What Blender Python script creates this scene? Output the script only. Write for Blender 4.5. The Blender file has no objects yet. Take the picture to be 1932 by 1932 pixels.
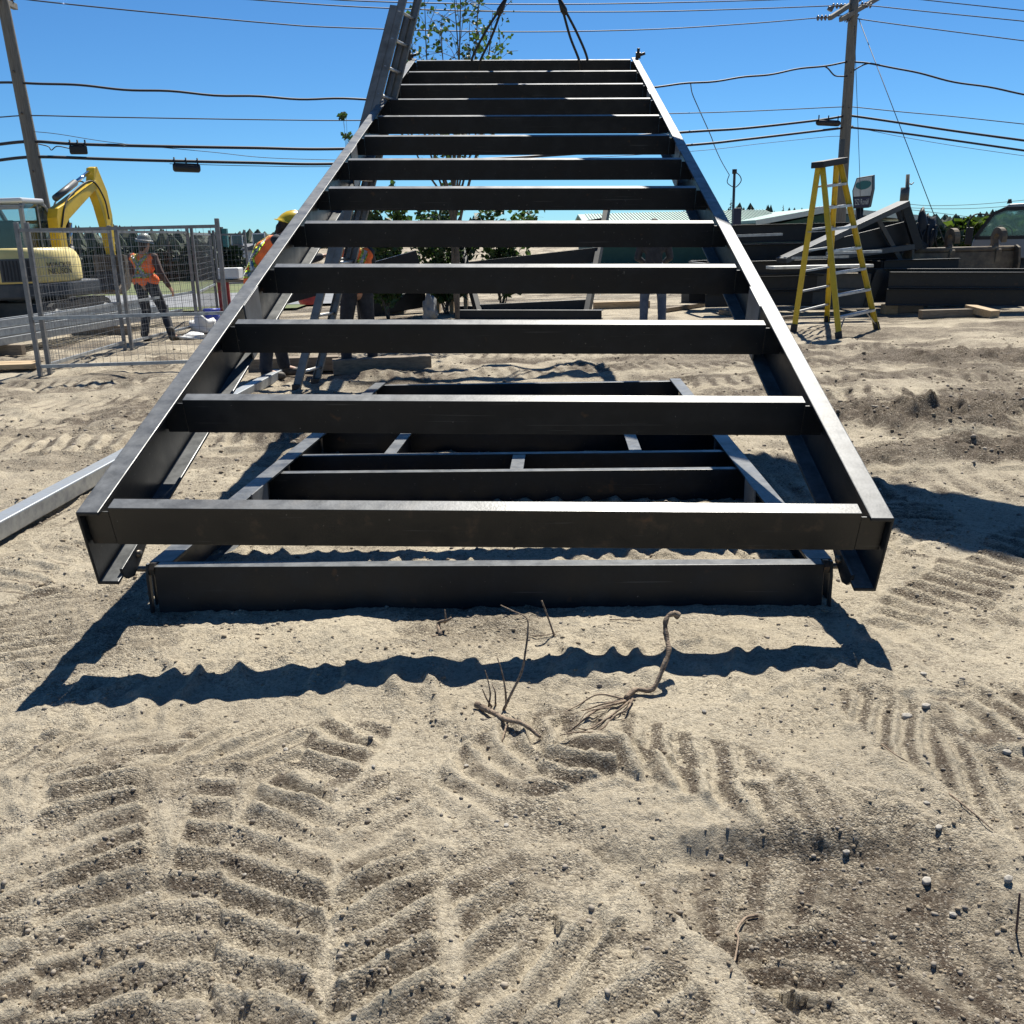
import bpy, bmesh, math, random
import numpy as np
from mathutils import Vector, Matrix
from mathutils.bvhtree import BVHTree

SC = bpy.context.scene
COL = SC.collection
R = math.radians
rng = random.Random(7)

# ------------------------------------------------------------------ camera
CAM_H = 1.5
PITCH, ROLL, FPX = R(16.2), R(1.3), 1786.0          # focal length in pixels of a 1932 px wide picture
_fw = Vector((0, math.cos(PITCH), -math.sin(PITCH)))
_u0 = Vector((0, math.sin(PITCH), math.cos(PITCH)))
_r0 = Vector((1, 0, 0))
C_R = math.cos(ROLL) * _r0 - math.sin(ROLL) * _u0
C_U = math.sin(ROLL) * _r0 + math.cos(ROLL) * _u0
C_P = Vector((0, 0, CAM_H))
cd = bpy.data.cameras.new('camera')
cam = bpy.data.objects.new('camera', cd)
COL.objects.link(cam)
m3 = Matrix((C_R, C_U, -_fw)).transposed()
cam.matrix_world = Matrix.Translation(C_P) @ m3.to_4x4()
cd.sensor_width = 36.0
cd.lens = 36.0 * FPX / 1932.0
cd.clip_start = 0.05
cd.clip_end = 3000
SC.camera = cam

def ray(px, py):
    return C_R * (px - 966) / FPX + C_U * (966 - py) / FPX + _fw
def G(px, py, z=0.0):                                # where the sight line of a photo point meets height z
    d = ray(px, py)
    return C_P + d * ((z - CAM_H) / d.z)
def at(px, py, Y):                                   # ... and where it meets distance Y
    d = ray(px, py)
    return C_P + d * (Y / d.y)
def onplane(px, py, A, B):                           # ... and where it meets the upright plane through A and B
    n = Vector((B.y - A.y, A.x - B.x, 0))
    d = ray(px, py)
    return C_P + d * ((A - C_P).dot(n) / d.dot(n))

# ------------------------------------------------------------------ light
SUN_EL, SUN_AZ = R(54), R(16)                         # azimuth measured from +Y towards +X
SUN_DIR = Vector((math.sin(SUN_AZ) * math.cos(SUN_EL), math.cos(SUN_AZ) * math.cos(SUN_EL), math.sin(SUN_EL)))
w = bpy.data.worlds.new('World')
SC.world = w
w.use_nodes = True
nt = w.node_tree
bg = nt.nodes['Background']
sky = nt.nodes.new('ShaderNodeTexSky')
sky.sky_type = 'NISHITA'
sky.sun_disc = False
sky.sun_elevation = SUN_EL
sky.sun_rotation = SUN_AZ
sky.altitude = 0
sky.air_density = 0.75
sky.dust_density = 0.0
sky.ozone_density = 4.0
hs = nt.nodes.new('ShaderNodeHueSaturation')
hs.inputs['Saturation'].default_value = 1.05
nt.links.new(sky.outputs[0], hs.inputs['Color'])
tint = nt.nodes.new('ShaderNodeMix'); tint.data_type = 'RGBA'; tint.blend_type = 'MULTIPLY'
tint.inputs['Factor'].default_value = 1.0
tint.inputs['B'].default_value = (0.60, 1.0, 1.25, 1)   # the picture's cool white balance
nt.links.new(hs.outputs[0], tint.inputs['A'])
nt.links.new(tint.outputs['Result'], bg.inputs[0])
bg.inputs[1].default_value = 0.05
sd = bpy.data.lights.new('sun', 'SUN')
sd.energy = 5.0
sd.angle = R(0.53)
sd.color = (1.0, 0.955, 0.86)
so = bpy.data.objects.new('sun', sd)
COL.objects.link(so)
so.rotation_euler = (-SUN_DIR).to_track_quat('-Z', 'Y').to_euler()
so.location = (0, 0, 30)
SC.view_settings.view_transform = 'Standard'
SC.view_settings.look = 'None'
SC.view_settings.exposure = 0.82
SC.view_settings.gamma = 1.0
SC.view_settings.use_curve_mapping = False
SC.cycles.max_bounces = 6
SC.cycles.transparent_max_bounces = 8

# ------------------------------------------------------------------ materials
def mat(name, col, rough=0.6, metal=0.0, col2=None, scale=8.0, detail=5.0, lo=0.4, hi=0.65, bump=0.0, bscale=60.0,
        rvar=0.0, spec=0.5, coords='Object', stretch=None, trans=0.0, alpha=1.0, coat=0.0):
    m = bpy.data.materials.new(name)
    m.use_nodes = True
    t = m.node_tree
    b = t.nodes['Principled BSDF']
    b.inputs['Base Color'].default_value = (*col, 1)
    b.inputs['Roughness'].default_value = rough
    b.inputs['Metallic'].default_value = metal
    b.inputs['Specular IOR Level'].default_value = spec
    if coat: b.inputs['Coat Weight'].default_value = coat
    if trans: b.inputs['Transmission Weight'].default_value = trans
    tc = t.nodes.new('ShaderNodeTexCoord')
    src = tc.outputs[coords]
    if stretch:
        mp = t.nodes.new('ShaderNodeMapping')
        mp.inputs['Scale'].default_value = stretch
        t.links.new(src, mp.inputs[0]); src = mp.outputs[0]
    if col2 is not None:
        n = t.nodes.new('ShaderNodeTexNoise')
        n.inputs['Scale'].default_value = scale
        n.inputs['Detail'].default_value = detail
        n.inputs['Roughness'].default_value = 0.62
        t.links.new(src, n.inputs['Vector'])
        mr = t.nodes.new('ShaderNodeMapRange')
        mr.inputs['From Min'].default_value = lo
        mr.inputs['From Max'].default_value = hi
        t.links.new(n.outputs['Fac'], mr.inputs['Value'])
        mx = t.nodes.new('ShaderNodeMix'); mx.data_type = 'RGBA'
        mx.inputs['A'].default_value = (*col, 1); mx.inputs['B'].default_value = (*col2, 1)
        t.links.new(mr.outputs[0], mx.inputs['Factor'])
        t.links.new(mx.outputs['Result'], b.inputs['Base Color'])
        if rvar:
            mr2 = t.nodes.new('ShaderNodeMapRange')
            mr2.inputs['From Min'].default_value = 0.3; mr2.inputs['From Max'].default_value = 0.7
            mr2.inputs['To Min'].default_value = rough - rvar; mr2.inputs['To Max'].default_value = rough + rvar
            t.links.new(n.outputs['Fac'], mr2.inputs['Value'])
            t.links.new(mr2.outputs[0], b.inputs['Roughness'])
    if bump:
        n2 = t.nodes.new('ShaderNodeTexNoise')
        n2.inputs['Scale'].default_value = bscale
        n2.inputs['Detail'].default_value = 4
        t.links.new(src, n2.inputs['Vector'])
        bp = t.nodes.new('ShaderNodeBump')
        bp.inputs['Strength'].default_value = bump
        bp.inputs['Distance'].default_value = 0.01
        t.links.new(n2.outputs['Fac'], bp.inputs['Height'])
        t.links.new(bp.outputs[0], b.inputs['Normal'])
    return m

M = {}
M['steel'] = mat('painted_steel', (0.0075, 0.0105, 0.0145), 0.40, 0, (0.016, 0.019, 0.023), 7, 8, 0.47, 0.74, 0.04, 90, 0.08, spec=0.30)
M['steel_dark'] = mat('dark_painted_steel', (0.009, 0.0105, 0.013), 0.5, 0, (0.020, 0.021, 0.023), 4, 6, 0.45, 0.7, 0.04, 70, 0.08, spec=0.35)
M['steel_grey'] = mat('grey_painted_steel', (0.045, 0.05, 0.054), 0.5, 0, (0.085, 0.085, 0.085), 4, 6, 0.45, 0.75, 0.04, 70, 0.08)
M['plate'] = mat('primer_grey_plate', (0.15, 0.155, 0.16), 0.5, 0, (0.10, 0.10, 0.105), 9, 6, 0.4, 0.7, 0.05, 80)
M['rusty'] = mat('rusty_edge_steel', (0.014, 0.014, 0.0135), 0.38, 0, (0.060, 0.040, 0.028), 9, 8, 0.57, 0.76, 0.06, 90, 0.1, spec=0.4)
def dusty_lit_tops(m, col, lo_, hi_):                           # patchy settled dust on upward faces, with their sunlit brightness painted in
    t = m.node_tree; b = t.nodes['Principled BSDF']
    old = b.inputs['Base Color'].links[0].from_socket
    g = t.nodes.new('ShaderNodeNewGeometry'); sx = t.nodes.new('ShaderNodeSeparateXYZ'); t.links.new(g.outputs['True Normal'], sx.inputs[0])
    r1 = t.nodes.new('ShaderNodeMapRange'); r1.inputs['From Min'].default_value = 0.80; r1.inputs['From Max'].default_value = 0.93; t.links.new(sx.outputs['Z'], r1.inputs['Value'])
    tc = t.nodes.new('ShaderNodeTexCoord'); n = t.nodes.new('ShaderNodeTexNoise'); n.inputs['Scale'].default_value = 11; n.inputs['Detail'].default_value = 9; n.inputs['Roughness'].default_value = .7; t.links.new(tc.outputs['Object'], n.inputs['Vector'])
    r2 = t.nodes.new('ShaderNodeMapRange'); r2.inputs['From Min'].default_value = .36; r2.inputs['From Max'].default_value = .68; r2.inputs['To Min'].default_value = lo_; r2.inputs['To Max'].default_value = hi_; t.links.new(n.outputs['Fac'], r2.inputs['Value'])
    mu = t.nodes.new('ShaderNodeMath'); mu.operation = 'MULTIPLY'; t.links.new(r1.outputs[0], mu.inputs[0]); t.links.new(r2.outputs[0], mu.inputs[1])
    mx = t.nodes.new('ShaderNodeMix'); mx.data_type = 'RGBA'; t.links.new(mu.outputs[0], mx.inputs['Factor']); t.links.new(old, mx.inputs['A']); mx.inputs['B'].default_value = (*col, 1)
    t.links.new(mx.outputs['Result'], b.inputs['Base Color'])
def scuffed(m):
    t = m.node_tree; b = t.nodes['Principled BSDF']; old = b.inputs['Base Color'].links[0].from_socket
    tc = t.nodes.new('ShaderNodeTexCoord'); src = None
    for sc_, lo_, hi_, col, fac in (((2.2, 90, 90), .66, .72, (.07, .07, .07), .55), ((60, 60, 60), .70, .74, (.16, .15, .14), .7), ((9, 9, 9), .68, .74, (.075, .040, .022), .6)):
        mp = t.nodes.new('ShaderNodeMapping'); mp.inputs['Scale'].default_value = sc_; t.links.new(tc.outputs['Object'], mp.inputs[0])
        n = t.nodes.new('ShaderNodeTexNoise'); n.inputs['Scale'].default_value = 1; n.inputs['Detail'].default_value = 6; t.links.new(mp.outputs[0], n.inputs['Vector'])
        r = t.nodes.new('ShaderNodeMapRange'); r.inputs['From Min'].default_value = lo_; r.inputs['From Max'].default_value = hi_; r.inputs['To Max'].default_value = fac; t.links.new(n.outputs['Fac'], r.inputs['Value'])
        mx = t.nodes.new('ShaderNodeMix'); mx.data_type = 'RGBA'; t.links.new(r.outputs[0], mx.inputs['Factor']); t.links.new(old, mx.inputs['A']); mx.inputs['B'].default_value = (*col, 1); old = mx.outputs['Result']
    t.links.new(old, b.inputs['Base Color'])
for k_ in ('steel', 'rusty'): scuffed(M[k_])
for k_ in ('steel', 'rusty'): dusty_lit_tops(M[k_], (0.25, 0.255, 0.255), 0.26, 0.72)
dusty_lit_tops(M['steel_dark'], (0.24, 0.24, 0.235), 0.3, 0.8)  # pale tops draw the stack's sunlit flange edges into the colour
M['galv'] = mat('galvanized_steel', (0.36, 0.38, 0.39), 0.45, 0.55, (0.24, 0.25, 0.26), 14, 6, 0.4, 0.7, 0.04, 80, 0.1)
M['fence'] = mat('fence_tube', (0.17, 0.17, 0.17), 0.5, 0.4, (0.26, 0.25, 0.24), 10, 5, 0.4, 0.7)
M['alu'] = mat('aluminium', (0.50, 0.50, 0.49), 0.42, 0.5, (0.30, 0.29, 0.27), 9, 6, 0.45, 0.75, 0.03, 60, 0.1)
M['alu_worn'] = mat('worn_aluminium', (0.22, 0.21, 0.19), 0.5, 0.35, (0.13, 0.12, 0.105), 7, 7, 0.42, 0.7, 0.05, 60, 0.1)
M['bolt'] = mat('dull_bolt', (0.06, 0.06, 0.055), 0.4, 0.6, (0.14, 0.10, 0.07), 40, 4)
M['chain'] = mat('sling_steel', (0.030, 0.027, 0.025), 0.5, 0.5)
M['wood'] = mat('raw_lumber', (0.46, 0.34, 0.20), 0.8, 0, (0.34, 0.235, 0.13), 5, 6, 0.4, 0.65, 0.15, 40, stretch=(1, 9, 9))
M['wood_grey'] = mat('weathered_lumber', (0.25, 0.20, 0.145), 0.85, 0, (0.16, 0.125, 0.09), 5, 6, 0.4, 0.65, 0.2, 40, stretch=(1, 9, 9))
M['pole'] = mat('pole_wood', (0.20, 0.18, 0.15), 0.85, 0, (0.115, 0.10, 0.08), 6, 7, 0.38, 0.66, 0.25, 30, stretch=(14, 14, 0.5))
M['cable'] = mat('black_cable', (0.012, 0.013, 0.020), 0.6)
M['wire'] = mat('thin_wire', (0.025, 0.03, 0.045), 0.6)
M['insul'] = mat('insulator_glaze', (0.09, 0.08, 0.085), 0.3)
M['yellow'] = mat('excavator_yellow', (0.70, 0.46, 0.015), 0.4, 0, (0.60, 0.38, 0.02), 5, 5, 0.4, 0.7, 0, 60, 0.06)
M['cream'] = mat('pale_yellow_hood', (0.72, 0.59, 0.24), 0.4, 0, (0.64, 0.52, 0.20), 4, 5)
M['exc_grey'] = mat('excavator_grey', (0.045, 0.05, 0.055), 0.5, 0, (0.07, 0.07, 0.07), 8, 5)
M['rubber'] = mat('rubber', (0.02, 0.02, 0.021), 0.8, 0, (0.06, 0.053, 0.044), 9, 5)
M['cabwhite'] = mat('cab_pale_paint', (0.55, 0.57, 0.60), 0.35)
M['truckpaint'] = mat('truck_grey_white_paint', (0.22, 0.235, 0.25), 0.4)
M['cabgrey'] = mat('cab_grey_paint', (0.22, 0.23, 0.24), 0.4)
M['chrome'] = mat('cylinder_rod', (0.75, 0.75, 0.77), 0.12, 1.0)
M['black'] = mat('matt_black', (0.012, 0.012, 0.014), 0.6)
M['amber'] = mat('beacon_amber', (0.42, 0.10, 0.02), 0.35)
M['fib'] = mat('ladder_fibreglass', (0.62, 0.44, 0.02), 0.45, 0, (0.52, 0.36, 0.02), 9, 5, 0.4, 0.7)
M['orange'] = mat('hi_vis_orange', (1.0, 0.20, 0.04), 0.8, 0, (0.95, 0.15, 0.03), 12, 4, bump=0.3, bscale=24)
M['lime'] = mat('hi_vis_lime', (0.62, 0.80, 0.08), 0.6)
M['lemon'] = mat('hi_vis_lemon', (0.78, 0.55, 0.08), 0.6)
M['silver'] = mat('reflective_tape', (0.55, 0.56, 0.53), 0.5, 0.0)
M['skin'] = mat('skin', (0.42, 0.24, 0.16), 0.55, 0, (0.34, 0.18, 0.12), 20, 3)
M['hair'] = mat('dark_hair', (0.025, 0.018, 0.013), 0.7)
M['navy'] = mat('dark_work_cloth', (0.018, 0.020, 0.027), 0.85, 0, (0.035, 0.037, 0.045), 14, 5, bump=0.35, bscale=18)
M['jeans'] = mat('blue_jeans', (0.055, 0.075, 0.115), 0.85, 0, (0.10, 0.125, 0.17), 10, 5, bump=0.35, bscale=18)
M['brownshirt'] = mat('brown_sleeve', (0.075, 0.042, 0.036), 0.85, 0, (0.10, 0.06, 0.05), 12, 4, bump=0.3, bscale=18)
M['boot'] = mat('boot_leather', (0.045, 0.036, 0.028), 0.7, 0, (0.12, 0.10, 0.075), 14, 5)
M['hat_y'] = mat('hard_hat_yellow', (0.62, 0.43, 0.02), 0.3)
M['hat_g'] = mat('hard_hat_grey', (0.30, 0.32, 0.29), 0.35, 0, (0.20, 0.22, 0.20), 12, 4)
M['white'] = mat('white_plastic', (0.72, 0.72, 0.70), 0.6, 0, (0.6, 0.6, 0.58), 6, 4, bump=0.3, bscale=14)
M['bluep'] = mat('blue_plastic', (0.03, 0.05, 0.36), 0.4)
M['redp'] = mat('red_paint', (0.36, 0.03, 0.03), 0.5, 0, (0.25, 0.03, 0.03), 8, 4)
M['tarp'] = mat('grey_tarp', (0.17, 0.17, 0.165), 0.7, 0, (0.28, 0.28, 0.27), 5, 5, bump=0.5, bscale=9)
M['glass'] = mat('tinted_glass', (0.50, 0.58, 0.57), 0.03, trans=1.0)
M['mud'] = mat('muddy_bucket_steel', (0.085, 0.062, 0.042), 0.7, 0, (0.20, 0.155, 0.10), 5, 7, 0.42, 0.66, 0.3, 30, 0.1)
M['greenroof'] = mat('green_roof_sheet', (0.23, 0.36, 0.30), 0.5, 0, (0.18, 0.29, 0.25), 3, 5)
M['greenwall'] = mat('dark_green_wall', (0.022, 0.07, 0.05), 0.7, 0, (0.03, 0.085, 0.06), 3, 5)
M['fascia'] = mat('pale_fascia', (0.5, 0.55, 0.5), 0.6)
M['housewall'] = mat('pale_siding', (0.55, 0.57, 0.58), 0.7, 0, (0.47, 0.49, 0.5), 2, 4)
M['houseroof'] = mat('dark_shingles', (0.07, 0.075, 0.085), 0.8, 0, (0.11, 0.11, 0.12), 6, 5)
M['pane'] = mat('window_pane', (0.04, 0.06, 0.075), 0.1)
M['asphalt'] = mat('old_asphalt', (0.21, 0.215, 0.225), 0.85, 0, (0.15, 0.155, 0.16), 3, 7, 0.4, 0.65)
M['grass'] = mat('grass', (0.085, 0.12, 0.03), 0.9, 0, (0.14, 0.135, 0.05), 1.6, 8, 0.4, 0.65, 0.6, 6)
M['signwhite'] = mat('sign_pale_face', (0.45, 0.47, 0.45), 0.5, 0, (0.36, 0.38, 0.37), 3, 4)
M['signteal'] = mat('sign_teal', (0.015, 0.11, 0.115), 0.5)
M['signnavy'] = mat('sign_navy', (0.012, 0.013, 0.04), 0.5)
M['trunk'] = mat('bark', (0.15, 0.125, 0.10), 0.9, 0, (0.08, 0.065, 0.05), 12, 6, bump=0.3, bscale=25)
M['leafA'] = mat('poplar_leaf', (0.052, 0.088, 0.026), 0.55, 0, (0.026, 0.046, 0.016), 2.2, 3, 0.4, 0.6)
M['leafB'] = mat('shrub_leaf', (0.10, 0.135, 0.022), 0.6, 0, (0.05, 0.075, 0.018), 1.2, 3, 0.4, 0.6)
M['leafC'] = mat('spruce_needle', (0.022, 0.042, 0.022), 0.7, 0, (0.045, 0.065, 0.03), 1.2, 3, 0.4, 0.6)
for k in ('leafA', 'leafB'):
    t = M[k].node_tree; b = t.nodes['Principled BSDF']; out = t.nodes['Material Output']
    tl = t.nodes.new('ShaderNodeBsdfTranslucent'); ms_ = t.nodes.new('ShaderNodeMixShader'); ms_.inputs[0].default_value = 0.3
    g2 = t.nodes.new('ShaderNodeMix'); g2.data_type = 'RGBA'; g2.blend_type = 'MULTIPLY'; g2.inputs['Factor'].default_value = 1; g2.inputs['B'].default_value = (1.6, 1.9, .9, 1)
    t.links.new(b.inputs['Base Color'].links[0].from_socket, g2.inputs['A']); t.links.new(g2.outputs['Result'], tl.inputs[0])
    t.links.new(b.outputs[0], ms_.inputs[1]); t.links.new(tl.outputs[0], ms_.inputs[2]); t.links.new(ms_.outputs[0], out.inputs[0])
M['root'] = mat('dry_root', (0.27, 0.20, 0.14), 0.85, 0, (0.09, 0.062, 0.043), 22, 7, 0.42, 0.62, 0.6, 90, stretch=(1, 1, 3))
M['stone'] = mat('pale_stone', (0.40, 0.37, 0.32), 0.85, 0, (0.26, 0.235, 0.20), 12, 5, 0.35, 0.65, 0.25, 60)
M['peb'] = mat('mixed_pebbles', (0.36, 0.31, 0.245), 0.85, 0, (0.13, 0.11, 0.09), 9, 2, 0.35, 0.65)
M['clod'] = mat('dry_clods', (0.30, 0.245, 0.17), 0.95, 0, (0.17, 0.135, 0.095), 5, 5, 0.35, 0.65, 0.3, 80)

# ------------------------------------------------------------------ mesh helpers
ORI = {}
class MB:
    def __init__(s): s.v = []; s.f = []; s.sm = []
    def add(s, vs, fs, smooth=False):
        o = len(s.v)
        s.v += [Vector(p) for p in vs]
        s.f += [tuple(i + o for i in f) for f in fs]
        s.sm += [smooth] * len(fs)
        return s
    def obox(s, c, ax, ay, az):                       # box from a centre and three half axes
        c = Vector(c); ax, ay, az = Vector(ax), Vector(ay), Vector(az)
        vs = [c + i * ax + j * ay + k * az for k in (-1, 1) for j in (-1, 1) for i in (-1, 1)]
        fs = [(0, 2, 3, 1), (4, 5, 7, 6), (0, 1, 5, 4), (2, 6, 7, 3), (0, 4, 6, 2), (1, 3, 7, 5)]
        if ax.cross(ay).dot(az) < 0: fs = [f[::-1] for f in fs]
        return s.add(vs, fs)
    def box(s, x0, x1, y0, y1, z0, z1):
        return s.obox(((x0 + x1) / 2, (y0 + y1) / 2, (z0 + z1) / 2), ((x1 - x0) / 2, 0, 0), (0, (y1 - y0) / 2, 0), (0, 0, (z1 - z0) / 2))
    def beam(s, a, b, w_, h_, up=(0, 0, 1)):          # bar from a to b, w_ wide, h_ deep
        a, b = Vector(a), Vector(b); d = b - a; L = d.length; d.normalize()
        x = d.cross(Vector(up))
        if x.length < 1e-4: x = d.cross(Vector((1, 0, 0)))
        x.normalize(); z = x.cross(d)
        return s.obox((a + b) / 2, x * w_ / 2, d * L / 2, z * h_ / 2)
    def prism(s, prof, org, ex, ey, ez, l0, l1):      # closed 2D outline (ex, ez) pulled along ey
        org, ex, ey, ez = Vector(org), Vector(ex), Vector(ey), Vector(ez)
        n = len(prof)
        vs = [org + ex * p[0] + ez * p[1] + ey * l0 for p in prof] + [org + ex * p[0] + ez * p[1] + ey * l1 for p in prof]
        ar = sum(prof[i][0] * prof[(i + 1) % n][1] - prof[(i + 1) % n][0] * prof[i][1] for i in range(n))
        fs = [(i, (i + 1) % n, n + (i + 1) % n, n + i) for i in range(n)] + [tuple(range(n))[::-1], tuple(range(n, 2 * n))]
        flip = (ar > 0) == (ex.cross(ez).dot(ey) < 0)
        if flip: fs = [f[::-1] for f in fs]
        return s.add(vs, fs)
    def tube(s, pts, rad, n=8, cap=True, smooth=True):
        pts = [Vector(p) for p in pts]
        if not hasattr(rad, '__len__'): rad = [rad] * len(pts)
        vs = []; fs = []; prev = None
        for i, p in enumerate(pts):
            d = (pts[min(i + 1, len(pts) - 1)] - pts[max(i - 1, 0)])
            if d.length < 1e-9: d = Vector((0, 0, 1))
            d.normalize()
            if prev is None:
                x = d.cross(Vector((0.13, 0.21, 0.97)))
                if x.length < 1e-3: x = d.cross(Vector((1, 0, 0)))
            else:
                x = prev - d * prev.dot(d)
            x.normalize(); y = d.cross(x); prev = x
            for k in range(n):
                a = 2 * math.pi * k / n
                vs.append(p + (x * math.cos(a) + y * math.sin(a)) * rad[i])
        for i in range(len(pts) - 1):
            for k in range(n):
                fs.append((i * n + k, i * n + (k + 1) % n, (i + 1) * n + (k + 1) % n, (i + 1) * n + k))
        if cap:
            fs.append(tuple(range(n))[::-1]); fs.append(tuple(range((len(pts) - 1) * n, len(pts) * n)))
        return s.add(vs, fs, smooth)
    def ball(s, c, r, n=10, m=7, sc=(1, 1, 1)):
        c = Vector(c); vs = []; fs = []
        for j in range(1, m):
            t = math.pi * j / m
            for k in range(n):
                a = 2 * math.pi * k / n
                vs.append(c + Vector((math.sin(t) * math.cos(a) * sc[0], math.sin(t) * math.sin(a) * sc[1], math.cos(t) * sc[2])) * r)
        top = len(vs); vs.append(c + Vector((0, 0, r * sc[2]))); bot = len(vs); vs.append(c - Vector((0, 0, r * sc[2])))
        for j in range(m - 2):
            for k in range(n):
                fs.append((j * n + k, (j + 1) * n + k, (j + 1) * n + (k + 1) % n, j * n + (k + 1) % n))
        for k in range(n):
            fs.append((top, k, (k + 1) % n)); fs.append((bot, (m - 2) * n + (k + 1) % n, (m - 2) * n + k))
        return s.add(vs, fs, True)
    def cap(s, a, ra, b, rb, n=10):                   # tapered limb with round ends
        a, b = Vector(a), Vector(b); d = (b - a)
        L = max(d.length, 1e-6); d = d / L
        pts = []; rad = []
        for t in (0.05, 0.35, 0.7):
            pts.append(a - d * ra * math.cos(t * math.pi / 2)); rad.append(ra * math.sin(t * math.pi / 2) + 1e-4)
        pts += [a, b]; rad += [ra, rb]
        for t in (0.7, 0.35, 0.05):
            pts.append(b + d * rb * math.cos(t * math.pi / 2)); rad.append(rb * math.sin(t * math.pi / 2) + 1e-4)
        return s.tube(pts, rad, n)
    def mesh(s, name, m, org=Vector((0, 0, 0))):
        me = bpy.data.meshes.new(name)
        me.from_pydata([tuple(p - org) for p in s.v], [], s.f)
        me.materials.append(m)
        me.polygons.foreach_set('use_smooth', s.sm)
        me.update()
        return me
    def build(s, name, m, parent=None, bevel=0.0):
        org = ORI.get(parent, Vector((0, 0, 0))) if parent is not None else Vector((0, 0, 0))
        o = bpy.data.objects.new(name, s.mesh(name, m, org))
        COL.objects.link(o)
        if parent is not None:
            o.parent = parent; ORI[o] = org
        if bevel:
            md = o.modifiers.new('bevel', 'BEVEL'); md.width = bevel; md.segments = 2; md.limit_method = 'ANGLE'
        return o

def tag(o, label=None, cat=None, group=None, kind=None):
    if label: o['label'] = label
    if cat: o['category'] = cat
    if group: o['group'] = group
    if kind: o['kind'] = kind
    return o
def thing(name, label, cat, loc=(0, 0, 0), group=None, mtx=None):
    o = bpy.data.objects.new(name, None)
    COL.objects.link(o)
    o.empty_display_size = 0.2
    if mtx is not None:
        o.matrix_world = mtx; ORI[o] = Vector((0, 0, 0))   # parts are given in its own axes
    else:
        o.location = loc; ORI[o] = Vector(loc)             # parts are given in world axes
    return tag(o, label, cat, group)
def single(mb, name, m, label, cat, group=None, kind=None, loc=None, bevel=0.0):
    org = Vector(loc) if loc is not None else (sum(mb.v, Vector()) / len(mb.v))
    o = bpy.data.objects.new(name, mb.mesh(name, m, org))
    COL.objects.link(o); o.location = org
    if bevel:
        md = o.modifiers.new('bevel', 'BEVEL'); md.width = bevel; md.segments = 2; md.limit_method = 'ANGLE'
    return tag(o, label, cat, group, kind)
def cr(pts, n=8):                                     # smooth line through points
    P = [Vector(p) for p in pts]; P = [P[0] * 2 - P[1]] + P + [P[-1] * 2 - P[-2]]
    out = []
    for i in range(1, len(P) - 2):
        for k in range(n):
            t = k / n
            a, b, c, d = P[i - 1], P[i], P[i + 1], P[i + 2]
            out.append(0.5 * ((2 * b) + (c - a) * t + (2 * a - 5 * b + 4 * c - d) * t * t + (3 * b - a - 3 * c + d) * t ** 3))
    out.append(P[-2]); return out

# ------------------------------------------------------------------ the ground
_tabs = {}
def vnoise(x, y, seed):
    if seed not in _tabs: _tabs[seed] = np.random.RandomState(seed).rand(256, 256)
    T = _tabs[seed]
    xi = np.floor(x).astype(np.int64); yi = np.floor(y).astype(np.int64)
    fx = x - xi; fy = y - yi
    fx = fx * fx * fx * (fx * (fx * 6 - 15) + 10); fy = fy * fy * fy * (fy * (fy * 6 - 15) + 10)
    a = T[xi & 255, yi & 255]; b = T[(xi + 1) & 255, yi & 255]; c = T[xi & 255, (yi + 1) & 255]; d = T[(xi + 1) & 255, (yi + 1) & 255]
    return (a * (1 - fx) + b * fx) * (1 - fy) + (c * (1 - fx) + d * fx) * fy - 0.5
def fbm(x, y, sc, seed, oct=4, gain=0.5):
    r = 0; a = 1.0
    for i in range(oct):
        r = r + a * vnoise(x / sc + 17.3 * i, y / sc - 9.1 * i, seed + i); sc /= 2.03; a *= gain
    return r
def sstep(a, b, x):
    t = np.clip((x - a) / (b - a), 0, 1); return t * t * (3 - 2 * t)

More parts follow.
